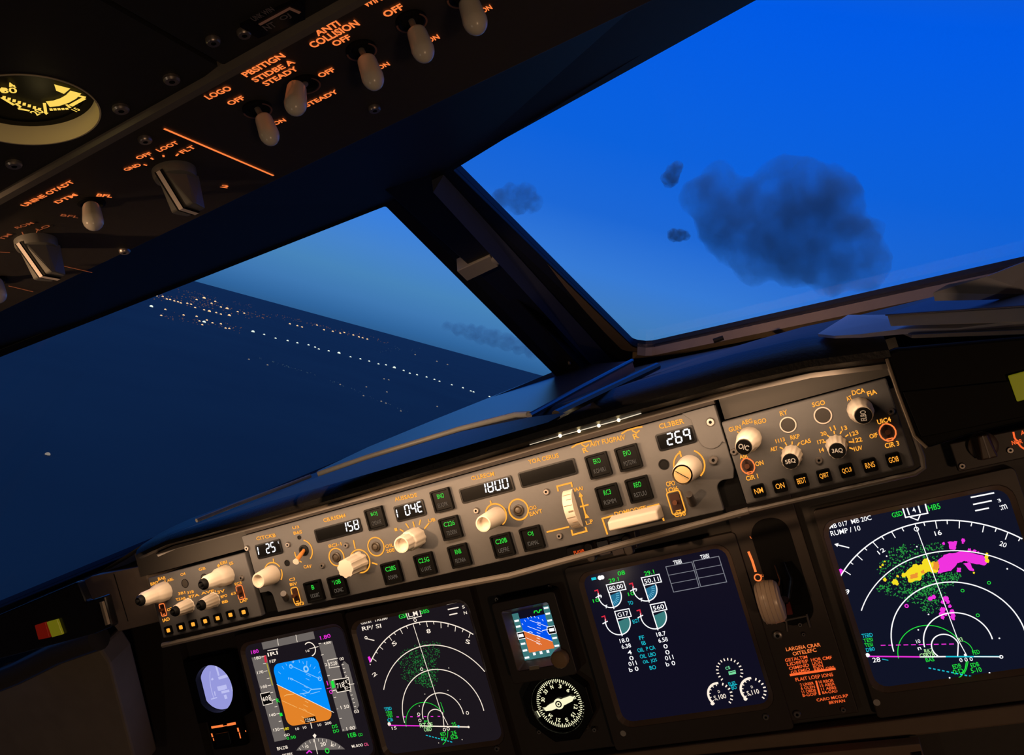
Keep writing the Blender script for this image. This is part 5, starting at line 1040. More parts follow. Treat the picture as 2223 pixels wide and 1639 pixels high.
# ---- standby horizon and its knob
TS[0], RS[0] = .7, 1
Q = [cSB(218, 300), cSB(572, 240), cSB(690, 605), cSB(348, 748)]
c, w, h = quadbox(MIP, [cSB(218, 302), cSB(570, 240), cSB(690, 607), cSB(345, 750)])
c = (MIP.loc(cSB(218, 302)) + MIP.loc(cSB(690, 607)) + MIP.loc(cSB(570, 240)) + MIP.loc(cSB(345, 750))) / 4
w = (MIP.loc(cSB(570, 240)) - MIP.loc(cSB(218, 302)))[0]; h = MIP.loc(cSB(218, 302))[1] - MIP.loc(cSB(345, 750))[1]
x0 = MIP.loc(cSB(218, 302)); c = A([x0[0] + w / 2, x0[1] - h / 2])
T = Thing('standby_horizon', 'small standby horizon screen in a brown square case above the round compass dial', 'display screen', MIP, (c[0], c[1] - h / 2))
po, pi, ps = rrect(c + A([.0, -.002]), w + .034, h + .040, .004), rrect(c, w + .012, h + .014, .003), rrect(c, w, h, .0006)
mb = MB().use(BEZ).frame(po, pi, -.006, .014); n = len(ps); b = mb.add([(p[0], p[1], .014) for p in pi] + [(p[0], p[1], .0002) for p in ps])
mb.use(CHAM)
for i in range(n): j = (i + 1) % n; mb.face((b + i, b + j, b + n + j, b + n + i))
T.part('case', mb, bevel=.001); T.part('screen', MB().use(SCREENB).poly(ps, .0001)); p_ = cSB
q = lambda x, y: c + A([(x - .5) * w, (.5 - y) * h])
STB, STO, STT = glow('blue_standby_sky', (0, 82, 238), 1.0, True), glow('orange_standby_ground', (222, 112, 50), 1.0, True), glow('teal_standby_tape', (60, 118, 120), 1.0, True)
it = [(STT, 'lpoly', 0, [q(0, .03), q(.17, .03), q(.17, 1), q(0, 1)]), (STT, 'lpoly', 0, [q(.84, 0), q(1, 0), q(1, 1), q(.84, 1)]), (STT, 'lpoly', 0, [q(.17, .86), q(.84, .86), q(.84, 1), q(.17, 1)]), (STB, 'lpoly', 1, [q(.17, .16), q(.84, .16), q(.84, .72), q(.17, .40)]), (STO, 'lpoly', 1, [q(.17, .40), q(.84, .72), q(.84, .86), q(.17, .86)]), (GRN, 'lline', 1, [q(.58, .10), q(.60, .06), q(.66, .06), q(.68, .10), q(.72, .10), q(.74, .06), q(.80, .06)], .0014)]
wl = WHTP
it += [(wl, 'lline', 2, [q(.17, .40), q(.84, .72)], .0006), (wl, 'lline', 2, [q(.42, .22), q(.84, .42)], .0006), (wl, 'lline', 2, [q(.32, .33), q(.66, .50)], .0006), (wl, 'lline', 2, [q(.2, .55), q(.55, .74)], .0005), (wl, 'lline', 2, [q(.28, .45), q(.36, .45), q(.40, .48)], .0009), (wl, 'lline', 2, [q(.66, .47), q(.82, .47)], .0009)]
for k in range(9): it.append((wl, 'lline', 2, [q(.60 - k * .022, .28 + k * .052), q(.68 - k * .022, .32 + k * .052)], .0006))
for k in range(7): it.append((wl, 'lline', 2, [q(.20 + k * .09, .25 - .012 * k * (6 - k)), q(.215 + k * .09, .29 - .012 * k * (6 - k))], .0006))
for y in (.18, .30, .66, .80, .95): it.append((wl, 'lline', 2, [q(.02, y), q(.14, y)], .0028))
for y in (.04, .16, .30, .66, .82): it.append((wl, 'lline', 2, [q(.86, y), q(.98, y)], .0026))
it += [(BLK, 'lpoly', 2, [q(-.0, .42), q(.18, .42), q(.18, .56), q(0, .56)]), (wl, 'lline', 3, [q(.18, .42), q(0, .42), q(0, .56), q(.18, .56)], .0009), (wl, 'lline', 3, [q(.02, .49), q(.15, .49)], .0045), (BLK, 'lpoly', 2, [q(.80, .42), q(1, .42), q(1, .57), q(.80, .57)]), (wl, 'lline', 3, [q(.78, .495), q(.81, .42), q(1, .42), q(1, .57), q(.81, .57), q(.78, .495)], .0009), (wl, 'lline', 3, [q(.84, .49), q(.97, .49)], .0045)]
for x in (.26, .44, .62): it.append((wl, 'lline', 2, [q(x, .90), q(x + .07, .90)], .004))
strokes(T, 'horizon_picture', it)
kc = MIP.loc(cSB(690, 715), .010); mb = MB().use(mat('tan_knob', (0.42, 0.27, 0.14, 1), 0.5)).lathe(kc, [(.0105, .004), (.0105, .02), (.0098, .021), (.008, .022)], 28, .02, 14)
T.part('rotary_knob', mb); T.part('label_plate', MB().use(mat('pale_label_plate', (0.40, 0.36, 0.28, 1), 0.6)).prism(MIP.pts([cSB(385, 808), cSB(475, 795), cSB(480, 828), cSB(390, 842)], .014), .0135, .0148))
for p in (cSB(65, 190), cSB(95, 270), cSB(562, 78), cSB(600, 170), cSB(785, 745)): screw(T, MIP, p, .0026, -.006)

# ---- round compass dial
kc = MIP.loc(cSB(668, 1150)); rx = np.linalg.norm(MIP.loc(cSB(880, 1150)) - kc)
T = Thing('compass_dial', 'round black compass dial with glowing cream numerals and a double-ended pointer', 'dial', MIP, (kc[0], kc[1] - .045))
oc = [kc + (.046 if abs(a % 90 - 45) > 20 else .0475) * A([math.cos(math.radians(a)), math.sin(math.radians(a))]) for a in range(0, 360, 10)]
mb = MB().use(BLACKG); inn = [kc + 0.0328 * A([math.cos(math.radians(a)), math.sin(math.radians(a))]) for a in range(0, 360, 10)]
oct_ = []
for a in range(0, 360, 10):
    ca, sa = math.cos(math.radians(a)), math.sin(math.radians(a)); r = min(.042 / max(abs(ca), 1e-6), .042 / max(abs(sa), 1e-6), .058 / (abs(ca) + abs(sa))); oct_.append(kc + r * A([ca, sa]))
mb.frame(oct_, inn, -.006, .008); T.part('case', mb, bevel=.001)
T.part('dial_face', MB().use(LCD).disc(kc, 0.0328, .0004, 48))
mb = MB().use(PALE); rot = 12
for k in range(72):
    a = math.radians(k * 5 + rot); l = .0058 if k % 2 == 0 else .0036; u = A([math.cos(a), math.sin(a)]); mb.line([kc + u * .0288, kc + u * (.0288 - l * .8)], .0010, .0009)
for k, s in enumerate(('N', '3', '6', 'E', '12', '15', 'S', '21', '24', 'W', '30', '33')):
    a = math.radians(100 - k * 30); u = A([math.cos(a), math.sin(a)]); t_ = A([u[1], -u[0]]); o_ = kc + u * .0206; ww = .0018 if len(s) == 1 else .0027; mb.text2(s, o_ - t_ * ww, o_ + t_ * ww, .0046, .0009, .02)
mb.line([kc + A([-.0312, -.005]), kc + A([-.029, -.0125])], .0016, .0009)
for a0 in range(-70, 60, 8): mb.disc(kc + .0305 * A([math.cos(math.radians(a0)), math.sin(math.radians(a0))]), .0005, .0009, 6)
T.part('dial_markings', mb)
pa, pb = MIP.loc(cSB(540, 1210)), MIP.loc(cSB(815, 1092)); u = (pb - pa) / np.linalg.norm(pb - pa); v = A([-u[1], u[0]]); L1 = np.linalg.norm(pb - kc); L2 = np.linalg.norm(pa - kc)
mb = MB().use(PALE).prism([kc + u * L1, kc + u * L1 * .8 + v * .0032, kc + u * .007 + v * .0038, kc - u * .007 + v * .0038, kc - u * L2 * .6 + v * .0036, kc - u * L2 * .98 + v * .0018, kc - u * L2 * .98 - v * .0018, kc - u * L2 * .6 - v * .0036, kc - u * .007 - v * .0038, kc + u * .007 - v * .0038, kc + u * L1 * .8 - v * .0032], .0022, .003)
mb.lathe(kc, [(.0062, .002), (.0062, .0034)], 28); mb.use(BLACK).disc(kc, .0041, .0036).use(PALE).ring(kc, .0012, .0026, .0038, n=20)
T.part('pointer', mb)
for p in (cSB(300, 925), cSB(805, 835), cSB(465, 1440), cSB(985, 1420), cSB(912, 1392)): screw(T, MIP, p, .0024, -.006)

# ---- oval-looking lit clock and the switch panel below it
p_ = cPF; ck = MIP.loc(p_(405, 790)); 
wv, hv2 = abs(MIP.loc(p_(595, 790))[0] - MIP.loc(p_(215, 790))[0]), abs(MIP.loc(p_(405, 528))[1] - MIP.loc(p_(405, 1055))[1])
T = Thing('clock', 'round clock glowing pale lavender at the outer end of the panel', 'clock', MIP, (ck[0], ck[1] - hv2 / 2))
face = []
tl2, bt2 = MIP.loc(p_(340, 528)), MIP.loc(p_(450, 1057)); lf = MIP.loc(p_(208, 660)); rt2 = MIP.loc(p_(602, 850)); cc = (tl2 + bt2) / 2; R1 = np.linalg.norm(tl2 - bt2) / 2
for a in np.linspace(0, 360, 64, endpoint=False):
    v = cc + R1 * A([math.cos(math.radians(a)), math.sin(math.radians(a))]); v[0] = max(v[0], cc[0] - R1 * .86); face.append(v)
big2 = [cc + (v - cc) * 1.02 for v in face]
sq = rrect(cc + A([-.004, 0]), 2 * R1 + .022, 2 * R1 + .02, .006, 15)
sq = []
for a in np.linspace(0, 360, 64, endpoint=False):
    ca, sa = math.cos(math.radians(a)), math.sin(math.radians(a)); r = min((R1 + .011) / max(abs(ca), 1e-6), (R1 + .011) / max(abs(sa), 1e-6)); sq.append(cc + r * A([ca, sa]))
T.part('case', MB().use(BLACK).frame(sq, big2, -.006, .010)); T.part('clock_face', MB().use(LAV).poly(face, .0003))
mb = MB().use(LAVL)
for a, b2, w_ in (((365, 550), (400, 670), .0032), ((385, 820), (490, 795), .006), ((400, 830), (470, 812), .004), ((430, 862), (520, 842), .0035), ((470, 890), (485, 935), .005), ((395, 700), (500, 670), .004), ((350, 850), (360, 900), .002), ((310, 940), (380, 920), .0015), ((320, 700), (330, 720), .004), ((548, 795), (556, 850), .0015)): mb.line(MIP.pts([p_(*a), p_(*b2)]), w_, .0005)
mb.line(arc3(*MIP.pts([p_(300, 620), p_(300, 740), p_(345, 930)]))[0], .001, .0005)
T.part('clock_markings', mb)
kc = MIP.loc(p_(490, 1310))
T = Thing('switch_panel', 'small black panel with orange bracket legend beneath the lavender clock', 'switch panel', MIP, (kc[0], kc[1] - .022))
T.part('face_plate', MB().use(BLACK).prism(rrect(kc, .062, .046, .003), -.006, .001), bevel=.0008)
mb = MB().use(ORANGE)
for a, b2, w_ in (((320, 1262), (455, 1240), .0032), ((500, 1232), (600, 1212), .0036), ((455, 1246), (500, 1238), .0012), ((622, 1265), (632, 1310), .0030), ((640, 1318), (655, 1385), .002), ((322, 1330), (334, 1372), .0026), ((340, 1385), (350, 1415), .0016), ((712, 1295), (716, 1312), .0015)): mb.line(MIP.pts([p_(*a), p_(*b2)]), w_, .0015)
T.part('lettering', mb); T.part('rocker_switch', MB().use(BLACKG).prism(MIP.pts([p_(375, 1325), p_(540, 1295), p_(575, 1440), p_(410, 1470)]), .001, .006), bevel=.001)

# ---- landing gear lever panel
TS[0] = .5
p_ = cGR
pl_ = MIP.pts([p_(60, 60), p_(560, 60), p_(905, 1480), p_(480, 1490)])
gx0, gx1 = MIP.loc(p_(130, 420))[0] - .004, MIP.loc(p_(760, 1150))[0] + .010
T = Thing('landing_gear_panel', 'tall narrow panel with the translucent wheel-shaped gear lever and orange placard', 'control panel', MIP, ((gx0 + gx1) / 2, -.2))
T.part('face_plate', MB().use(BEZ).prism([A([gx0, .06]), A([gx1, .06]), A([gx1, -.195]), A([gx0, -.195])], -.006, .002), bevel=.001)
s0 = MIP.loc(p_(300, 150)); s1 = MIP.loc(p_(540, 905)) + A([0, .022])
sc2 = A([(MIP.loc(p_(300, 300))[0] + MIP.loc(p_(500, 700))[0]) / 2, (s0[1] + s1[1]) / 2])
T.part('lever_slot', MB().use(BLACK).prism(rrect(sc2, .040, s0[1] - s1[1] + .022, .018, 8), .002, .0028))
mb = MB().use(ORANGE)
for s, a, b2, h in (('UP', (160, 215), (195, 208), .005), ('LARGEIA CRAR', (415, 1010), (658, 975), .0078), ('OITELEFC', (462, 1042), (630, 1012), .0078), ('FULL', (232, 488), (278, 480), .0055)): mb.text(MIP, s, p_(*a), p_(*b2), h, .0026, .01)
mb.use(REDOR)
for k, (s, t_) in enumerate((('GETALTIM', 'HOR CMF'), ('LIDEFEF', 'LION'), ('OIMIND', 'IION'), ('GILEMIO', 'RPW OBS'))): mb.text(MIP, s, p_(408 + k * 14, 1088 + k * 29), p_(565 + k * 6, 1062 + k * 29), .0068, .0026, .01); mb.text(MIP, t_, p_(592 + k * 8, 1085 + k * 24), p_((740 if k in (0, 3) else 665) + k * 6, (1066 if k in (0, 3) else 1076) + k * 24), .0068, .0026, .01)
mb.line(MIP.pts([p_(442, 1192), p_(766, 1146)]), .0024, .0026); mb.text(MIP, 'FLAIT LOEP IONS', p_(482, 1225), p_(748, 1186), .0075, .0026, .01)
for k, (s, t_) in enumerate((('2 UNIER', '10 RBOR'), ('6 OLEN', '15 ABSR'), ('11 OBDB', '11 ABBS'), ('B-GOIF', 'BA-OAD'))): mb.text(MIP, s, p_(515 + k * 6, 1262 + k * 25), p_(612 + k * 7, 1248 + k * 25), .0062, .0026, .01); mb.text(MIP, t_, p_(648 + k * 8, 1242 + k * 25), p_(752 + k * 9, 1228 + k * 25), .0062, .0026, .01)
mb.line(MIP.pts([p_(628, 1232), p_(655, 1332)]), .0018, .0026); mb.text(MIP, 'CARO MCG.RP', p_(632, 1370), p_(855, 1336), .0062, .0026, .01); mb.text(MIP, 'BRWAN', p_(720, 1388), p_(832, 1372), .0062, .0026, .01)
T.part('placard_lettering', mb)
mb = MB().use(ORANGE).line(MIP.pts([p_(148, 315), p_(175, 380), p_(200, 460)]), .0026, .0026).ring(MIP.loc(p_(215, 500)), .0028, .0042, .0026).disc(MIP.loc(p_(225, 556)), .0011, .0026)
T.part('printed_marks', mb)
wc = MIP.loc(p_(305, 660), .030); WHEEL = mat('translucent_wheel_plastic', (0.92, 0.72, 0.56, 1), 0.25, trans=0.12, spec=0.5)
wt_, wb_ = MIP.loc(p_(262, 515), .03), MIP.loc(p_(345, 822), .03); RW = np.linalg.norm(wt_ - wb_) / 2; wc = (wt_ + wb_) / 2
mb = MB().use(WHEEL); n = 40; prof = [(-.0125, .55), (-.0115, .82), (-.008, .96), (0, 1), (.008, .96), (.0115, .82), (.0125, .55)]; rows = []
for dx, f in prof: rows.append(mb.add([(wc[0] + dx, wc[1] + RW * f * math.cos(2 * math.pi * i / n), .034 + RW * .62 * f * math.sin(2 * math.pi * i / n)) for i in range(n)]))
for i in range(len(rows) - 1):
    for k in range(n): j = (k + 1) % n; mb.face((rows[i] + k, rows[i] + j, rows[i + 1] + j, rows[i + 1] + k), True)
mb.face([rows[0] + k for k in range(n - 1, -1, -1)]); mb.face([rows[-1] + k for k in range(n)])
gl = T.part('gear_lever', MB().use(BLACKG).tube([(wc[0] + .018, wc[1] + .030, .010), (wc[0] + .020, wc[1] + .014, .018), (wc[0] + .014, wc[1], .034)], [.007, .0075, .0065], 12))
T.part('wheel_knob', mb, parent=gl, label='translucent ribbed wheel-shaped knob')
mb = MB().use(mat('pale_wheel_rib', (0.75, 0.58, 0.45, 1), 0.3))
for dx in (-.009, -.0045, 0, .0045, .009):
    f = 1.0 - abs(dx) * 4.5
    mb.tube([(wc[0] + dx, wc[1] + RW * f * 1.005 * math.cos(a), .034 + RW * .62 * f * 1.005 * math.sin(a)) for a in np.linspace(.2, 2.9, 18)], .0004, 5)
T.part('wheel_ribs', mb, parent=gl)
T.part('lever_arm', MB().use(BLACKG).tube([MIP.loc(p_(400, 520)).tolist() + [.012], MIP.loc(p_(395, 640)).tolist() + [.022]], .006, 10))
T.part('red_trigger', MB().use(mat('dark_red_paint', (0.22, 0.02, 0.015, 1), 0.4)).prism(MIP.pts([p_(415, 650), p_(440, 655), p_(465, 750), p_(425, 755)]), .0028, .008))
mb = MB().use(RAIL)
for a, b2 in (((412, 775), (425, 880)), ((560, 755), (585, 850)), ((415, 800), (560, 770))): mb.tube([MIP.loc(p_(*a)).tolist() + [.0035], MIP.loc(p_(*b2)).tolist() + [.0035]], .0012, 6)
T.part('slot_guide', mb)
for p, r in (((355, 910), .0042), ((515, 832), .002), ((540, 900), .0018), ((495, 1468), .0034), ((822, 1435), .0024), ((80, 58), .0026)): screw(T, MIP, p_(*p), r, .0028)

TS[0] = .7
# ---- small annunciator bracket under the mode control panel
BF = MIP.shifted(.10); c1 = BF.loc((1256, 1197))
T = Thing('annunciator_bracket', 'little brown bracket with two rounded pegs and a red legend hanging below the grey panel', 'bracket', BF, BF.loc((1330, 1190)))
T.part('back_plate', MB().use(BEZ).prism(BF.pts([(1228, 1190), (1378, 1152), (1384, 1190), (1232, 1224)]), -.02, 0.0), bevel=.001)
T.part('lettering', MB().use(glow('dull_red_legend', (232, 84, 30), 1.0)).text(BF, 'FUGIB', (1246, 1200), (1268, 1195), .0048, .0004, .01))
for p in ((1285, 1195), (1366, 1180)):
    c = BF.loc(p); T.part('peg', MB().use(BEZ).prism(rrect(c, .009, .020, .004, 6), 0, .010), bevel=.001)
for x in (1308, 1337): T.part('lamp_cell', MB().use(mat('unlit_brown_lens', (0.06, 0.035, 0.025, 1), 0.3)).prism(rrect(BF.loc((x + 4, 1188)), .012, .014, .001), 0, .003))
# ---------------------------------------------------------------- forward overhead panel
o1, o2 = crop(0, 0, 3.277), crop(420, 0, 3.176)
yT, yB = 0.0385, -0.0560
T = Thing('overhead_switch_panel', 'long sloping overhead strip of white toggle switches with glowing orange lettering', 'switch panel', OVH, (-.05, 0)); P = OVH
T.part('face_plate', MB().use(OHP).prism([A([-.55, yT]), A([.34, yT]), A([.34, yB]), A([-.55, yB])], -.03, 0.0), bevel=.001)
T.part('edge_strip', MB().use(mat('dull_grey_edge_strip', (0.14, 0.13, 0.115, 1), 0.55, noise=.2, nscale=60)).loft([A([-.55, yT]), A([.34, yT]), A([.34, yT + .0065]), A([-.55, yT + .0065])], -.003, [A([-.55, yT + .001]), A([.34, yT + .001]), A([.34, yT + .005]), A([-.55, yT + .005])], .003))
L = MB().use(ORANGE); TS[0] = 1.0
for c_, items in ((o2, (('LOGO', (88, 670), (252, 598), .0036), ('OFF', (238, 712), (345, 665), .0034), ('ON', (552, 850), (630, 820), .0030), ('PBSITIGN', (345, 515), (618, 372), .0036), ('STIDBE A', (410, 552), (688, 415), .0034), ('STEADY', (485, 578), (712, 462), .0034), ('OFF', (862, 520), (968, 472), .0034), ('STEADY', (770, 725), (990, 622), .0032),
                    ('ANTI', (840, 228), (1000, 152), .0038), ('COLLISION', (806, 312), (1130, 148), .0042), ('OFF', (960, 302), (1078, 246), .0036), ('ON', (1272, 465), (1346, 432), .0032), ('WING', (1172, 30), (1330, -45), .0038), ('OFF', (1312, 100), (1440, 35), .0040), ('ON', (1612, 278), (1690, 245), .0034), ('ON', (1985, 72), (2052, 40), .0034))),
                  (o1, (('UNINE OTADT', (162, 1460), (516, 1285), .0030), ('DTM', (395, 1438), (540, 1378), .0028), ('BFL', (688, 1382), (800, 1392), .0030), ('GND', (885, 1206), (996, 1164), .0028), ('OFF', (970, 1122), (1075, 1084), .0028), ('LOOT', (1120, 1068), (1262, 1006), .0030), ('FLT', (1285, 1082), (1380, 1036), .0030), ('2', (1572, 1318), (1625, 1326), .0028)))):
    for st, a, b2, h in items: L.text(P, st, c_(*a), c_(*b2), h * 1.12, .0004, .032)
L.line(P.pts([o1(1165, 910), o1(1945, 1245)]), .0012, .0004)
for a, b2 in (((1020, 1165), (1045, 1172)), ((1072, 1118), (1090, 1130)), ((1160, 1098), (1164, 1112)), ((1252, 1105), (1268, 1088))): L.line(P.pts([o1(*a), o1(*b2)]), .001, .0004)
L.use(ORDIM)
for st, a, b2, h in (('BFL', (432, 1525), (560, 1540), .0026), ('ROM', (112, 1618), (232, 1580), .0028), ('LO', (262, 1630), (350, 1600), .0028), ('TM', (0, 1700), (70, 1660), .0028)): L.text(P, st, o1(*a), o1(*b2), h, .0004, .01)
for a, b2 in (((455, 1890), (655, 1935)), ((60, 2030), (235, 2072)), ((-20, 1788), (70, 1792)), ((155, 1645), (165, 1665)), ((258, 1650), (266, 1630))): L.line(P.pts([o1(*a), o1(*b2)]), .0005, .0004)
T.part('lettering', L)
def bat(base, neck, tip, r, collar=True, lit=WHITE):
    """A white bat-handled toggle: photographed centres of its collar, of the bat's upper end and of its round tip."""
    b = P.loc(base); c1_, c2_ = P.loc(neck, .010), P.loc(tip, .026)
    mb = MB().use(BLACK).lathe(b, [(.0068, 0), (.0068, .0008), (.0055, .0016), (.0045, .0006)], 24)
    s = T.part('toggle_switch', mb)
    if collar: T.part('switch_collar', MB().use(mat('copper_brown_collar', (0.35, 0.16, 0.09, 1), 0.4, metal=.4)).ring(b, .0060, .0068, .0018, 150, 390), parent=s)
    A3 = lambda p, z: A([p[0], p[1], z])
    p0, p1, p2 = A3(b, .0005), A3(c1_, .010), A3(c2_, .026); d = (p2 - p1) / np.linalg.norm(p2 - p1); Lb = np.linalg.norm(p2 - p1)
    q = MB().use(GREYKNOB).tube([p0, p1 + d * .002], [.0014, .0013], 10)
    r *= .78; prof = [(0, .75), (.0008, .93), (.002, .98), (Lb * .45, 1.06), (Lb - .006, 1.12)] + [(Lb - .006 + .006 * math.sin(t_), 1.12 * math.cos(t_)) for t_ in (.3, .6, .9, 1.2, 1.45)]
    q.use(lit).tube([p1 + d * t_ for t_, k in prof], [r * k for t_, k in prof], 20)
    T.part('bat_handle', q, parent=s)
bat(o2(438, 742), o2(480, 810), o2(545, 990), .0052)
bat(o2(770, 570), o2(712, 600), o2(700, 775), .0056)
bat(o2(1155, 335), o2(1190, 405), o2(1262, 610), .0055)
bat(o2(1500, 135), o2(1535, 210), o2(1608, 418), .0055)
bat(o2(1850, -40), o2(1895, 10), o2(1968, 225), .0058)
bat(o1(650, 1440), o1(650, 1475), o1(668, 1612), .0056, False)
bat(o1(-40, 1990), o1(-35, 2010), o1(-15, 2130), .0056, False)
def selector(cpx, h, m):
    c = P.loc(cpx); r = .0108; s = T.part('selector_knob', MB().use(m).lathe(c, [(r, 0), (r, .0028), (r * .93, .005), (r * .8, .0055)], 40))
    lo_p = [(.0026, .0105), (-.0026, .0105), (-.0080, .001), (-.0072, -.0095), (.0072, -.0095), (.0080, .001)]
    hi_p = [(.0074, -.0005), (-.0074, -.0005), (-.0078, -.003), (-.0062, -.0105), (.0062, -.0105), (.0078, -.003)]
    q = MB().use(m).loft([c + A(p) for p in lo_p], .0035, [c + A(p) for p in hi_p], h); g = T.part('finger_grip', q, parent=s, bevel=.0008)
    q = MB()
    for m_, w_, e in ((BLACK, .0028, .0004), (mat('white_pointer_paint', (0.80, 0.72, 0.68, 1), 0.5), .0013, .0008)):
        k = q.use(m_).add([(c[0] + sx * w_, c[1] + y + e, z + e) for sx, y, z in ((1, .0106, .0032), (-1, .0106, .0032), (-1, -.0005, h), (1, -.0005, h))] + [(c[0] + sx * w_, c[1] - .0105, h + e) for sx in (-1, 1)])
        q.face((k, k + 1, k + 2, k + 3)); q.face((k + 3, k + 2, k + 4, k + 5))
    T.part('pointer_stripe', q, parent=s)
SELM = mat('grey_green_selector_plastic', (0.15, 0.15, 0.135, 1), 0.4)
selector(o1(1238, 1212), .021, SELM)
selector(o1(255, 1712), .021, SELM)
for p in (o1(1030, 985), o2(1245, 742), o1(885, 1780)): screw(T, P, p, .0026, 0)

gp3 = [P.loc(o1(*q)) for q in ((720, 790), (400, 1005), (330, 528))]; _, gc, R_g = arc3(*gp3); gc = A(gc)
GP = Thing('overhead_gauge_panel', 'dark overhead panel behind the orange-lettered strip, holding the yellow-lit round gauge', 'panel', OVH, (-.1, .046))
bx0, bx1, by0, by1 = -.55, .012, .0455, .19; hole, bord = [], []
for a in np.linspace(0, 2 * math.pi, 96, endpoint=False):
    ca, sa = math.cos(a), math.sin(a); hole.append(gc + R_g * A([ca, sa]))
    k_ = min(((bx1 if ca > 0 else bx0) - gc[0]) / ca if abs(ca) > 1e-6 else 9, ((by1 if sa > 0 else by0) - gc[1]) / sa if abs(sa) > 1e-6 else 9); bord.append(gc + abs(k_) * A([ca, sa]))
GP.part('face_plate', MB().use(mat('very_dark_panel_paint', (0.016, 0.015, 0.014, 1), 0.6, noise=.2, nscale=150, bump=.1)).frame(bord, hole, -.028, .001))
for p in (o1(1215, 540), o1(95, 1145), o1(855, 750)): screw(GP, P, p, .0028, .001)
GP2 = Thing('overhead_module', 'unlit black overhead module with a faint brown bracket legend', 'panel', OVH, (.1, .046))
GP2.part('face_plate', MB().use(MATS['very_dark_panel_paint']).prism([A([.014, .0455]), A([.34, .0455]), A([.34, .19]), A([.014, .19])], -.0035, .001), bevel=.001)
GP2.part('dark_window', MB().use(BLACKG).prism(P.pts([o1(1700, 150), o1(2163, -60), o1(2163, 100), o1(1830, 235)]), .001, .0025))
L = MB().use(glow('faint_brown_legend', (74, 46, 34), .8)); L.line(P.pts([o1(1835, 132), o1(2050, 15), o1(2125, 48)]), .0014, .0028); L.use(glow('very_faint_legend', (34, 24, 20), .8))
for st, a, b2, h in (('UNK WIN', (1785, 95), (1930, 15), .003), ('NT', (1870, 160), (1945, 125), .0036), ('OJ', (1985, 95), (2055, 65), .0034)): L.text(P, st, o1(*a), o1(*b2), h, .0028)
GP2.part('lettering', L)
for p in (o1(1510, 265), o1(1730, 210)): screw(GP2, P, p, .0024, .001)
# round gauge sunk in its panel, cream inner wall
GD = -.0075; G = Thing('pressure_gauge', 'round overhead gauge glowing yellow, sunk inside a cream ring wall', 'gauge', OVH, gc)
RIM = mat('cream_gauge_rim', (0.60, 0.52, 0.36, 1), 0.45)
G.part('rim', MB().use(RIM).lathe(gc, [(R_g * .995, .0012), (R_g * .97, .0012), (R_g * .95, GD)], 64, cap1=False), smooth_angle=50)
G.part('bezel_ring', MB().use(BLACK).lathe(gc, [(R_g * .96, GD), (R_g * .80, GD + .0003)], 56, cap1=False))
G.part('dial_face', MB().use(BLACK).disc(gc, R_g * .97, GD - .0003, 48))
loc2 = lambda x, y: P.loc(o1(x, y), GD + .0006); mb = MB().use(GAUGE)
mb.poly([loc2(385, 600), loc2(500, 630), loc2(455, 668), loc2(400, 645)], GD + .0006)
band = [loc2(*q) for q in ((340, 742), (400, 735), (460, 715), (505, 690), (540, 655))]; mb.line(band, .0046, GD + .0006)
mb.line([loc2(315, 730), loc2(325, 800)], .0012, GD + .0008); mb.poly([loc2(308, 795), loc2(345, 800), loc2(328, 815)], GD + .0008)
for k in range(5): mb.line([loc2(360 + k * 28, 768 - k * 1), loc2(366 + k * 28, 785 - k * 2)], .0012, GD + .0008)
for k in range(8): mb.line([loc2(30 + k * 36, 680 + k * 12), loc2(26 + k * 36, 700 + k * 12)], .0012, GD + .0008)
for st, a, b2, h in (('80', (0, 640), (120, 640), .0042), ('20', (235, 808), (290, 780), .0042), ('15', (525, 785), (555, 770), .003), ('4', (60, 610), (100, 600), .004), ('J', (105, 755), (140, 745), .0036)): mb.text2(st, loc2(*a), loc2(*b2), h, GD + .0008, .02)
for a, b2, w_ in (((500, 750), (600, 695), .002), ((470, 740), (500, 765), .001), ((560, 680), (610, 690), .0012), ((0, 630), (40, 640), .003), ((10, 690), (100, 745), .0012), ((130, 770), (210, 785), .0012)): mb.line([loc2(*a), loc2(*b2)], w_, GD + .0008)
G.part('dial_markings', mb)
a_ = bpy.data.lights.new('gauge_ring_lamp', 'POINT'); a_.energy = 0.003; a_.color = (1, .75, .3); a_.shadow_soft_size = .004
ao = bpy.data.objects.new('gauge_ring_lamp', a_); COL.objects.link(ao); ao.location = P.world(gc[0], gc[1] - R_g * .3, GD + .010)

# ---------------------------------------------------------------- right-hand hood box, left-hand light box, papers, lower fittings
HB = MCP.shifted(.050); hq = crop(1740, 560, 2.927)
T = Thing('hood_box', 'black rounded hood box with one yellow light beside the bigger-looking knob panel', 'light box', HB, HB.loc(hq(1000, 850)))
out1 = HB.pts([hq(538, 628), hq(560, 590), hq(610, 572), hq(1500, 492), hq(1560, 1010), hq(1080, 1120), hq(810, 1208), hq(770, 1195), hq(720, 1130), hq(612, 850)])
T.part('case', MB().use(BLACK).prism(out1, -.02, 0), bevel=.003, seg=3)
T.part('front_panel', MB().use(BLACK).prism(HB.pts([hq(640, 850), hq(1500, 760), hq(1530, 985), hq(760, 1140)]), 0, .0015), bevel=.0006)
T.part('yellow_light', MB().use(YELLENS).prism(HB.pts([hq(1310, 748), hq(1470, 705), hq(1520, 870), hq(1368, 912)], .0015), .0012, .0035), bevel=.0006)
T.part('edge_trim', MB().use(mat('bronze_edge_line', (0.30, 0.24, 0.17, 1), 0.4)).tube([tuple(p) + (.0006,) for p in HB.pts([hq(540, 640), hq(610, 848), hq(716, 1130), hq(795, 1203)])], .0010, 6))
lq = crop(0, 1200, 3.734); LB = MCP.shifted(.030)
T = Thing('warning_light_box', 'black box with a red and a yellow light, past the smaller-looking knob panel', 'light box', LB, LB.loc(lq(420, 620)))
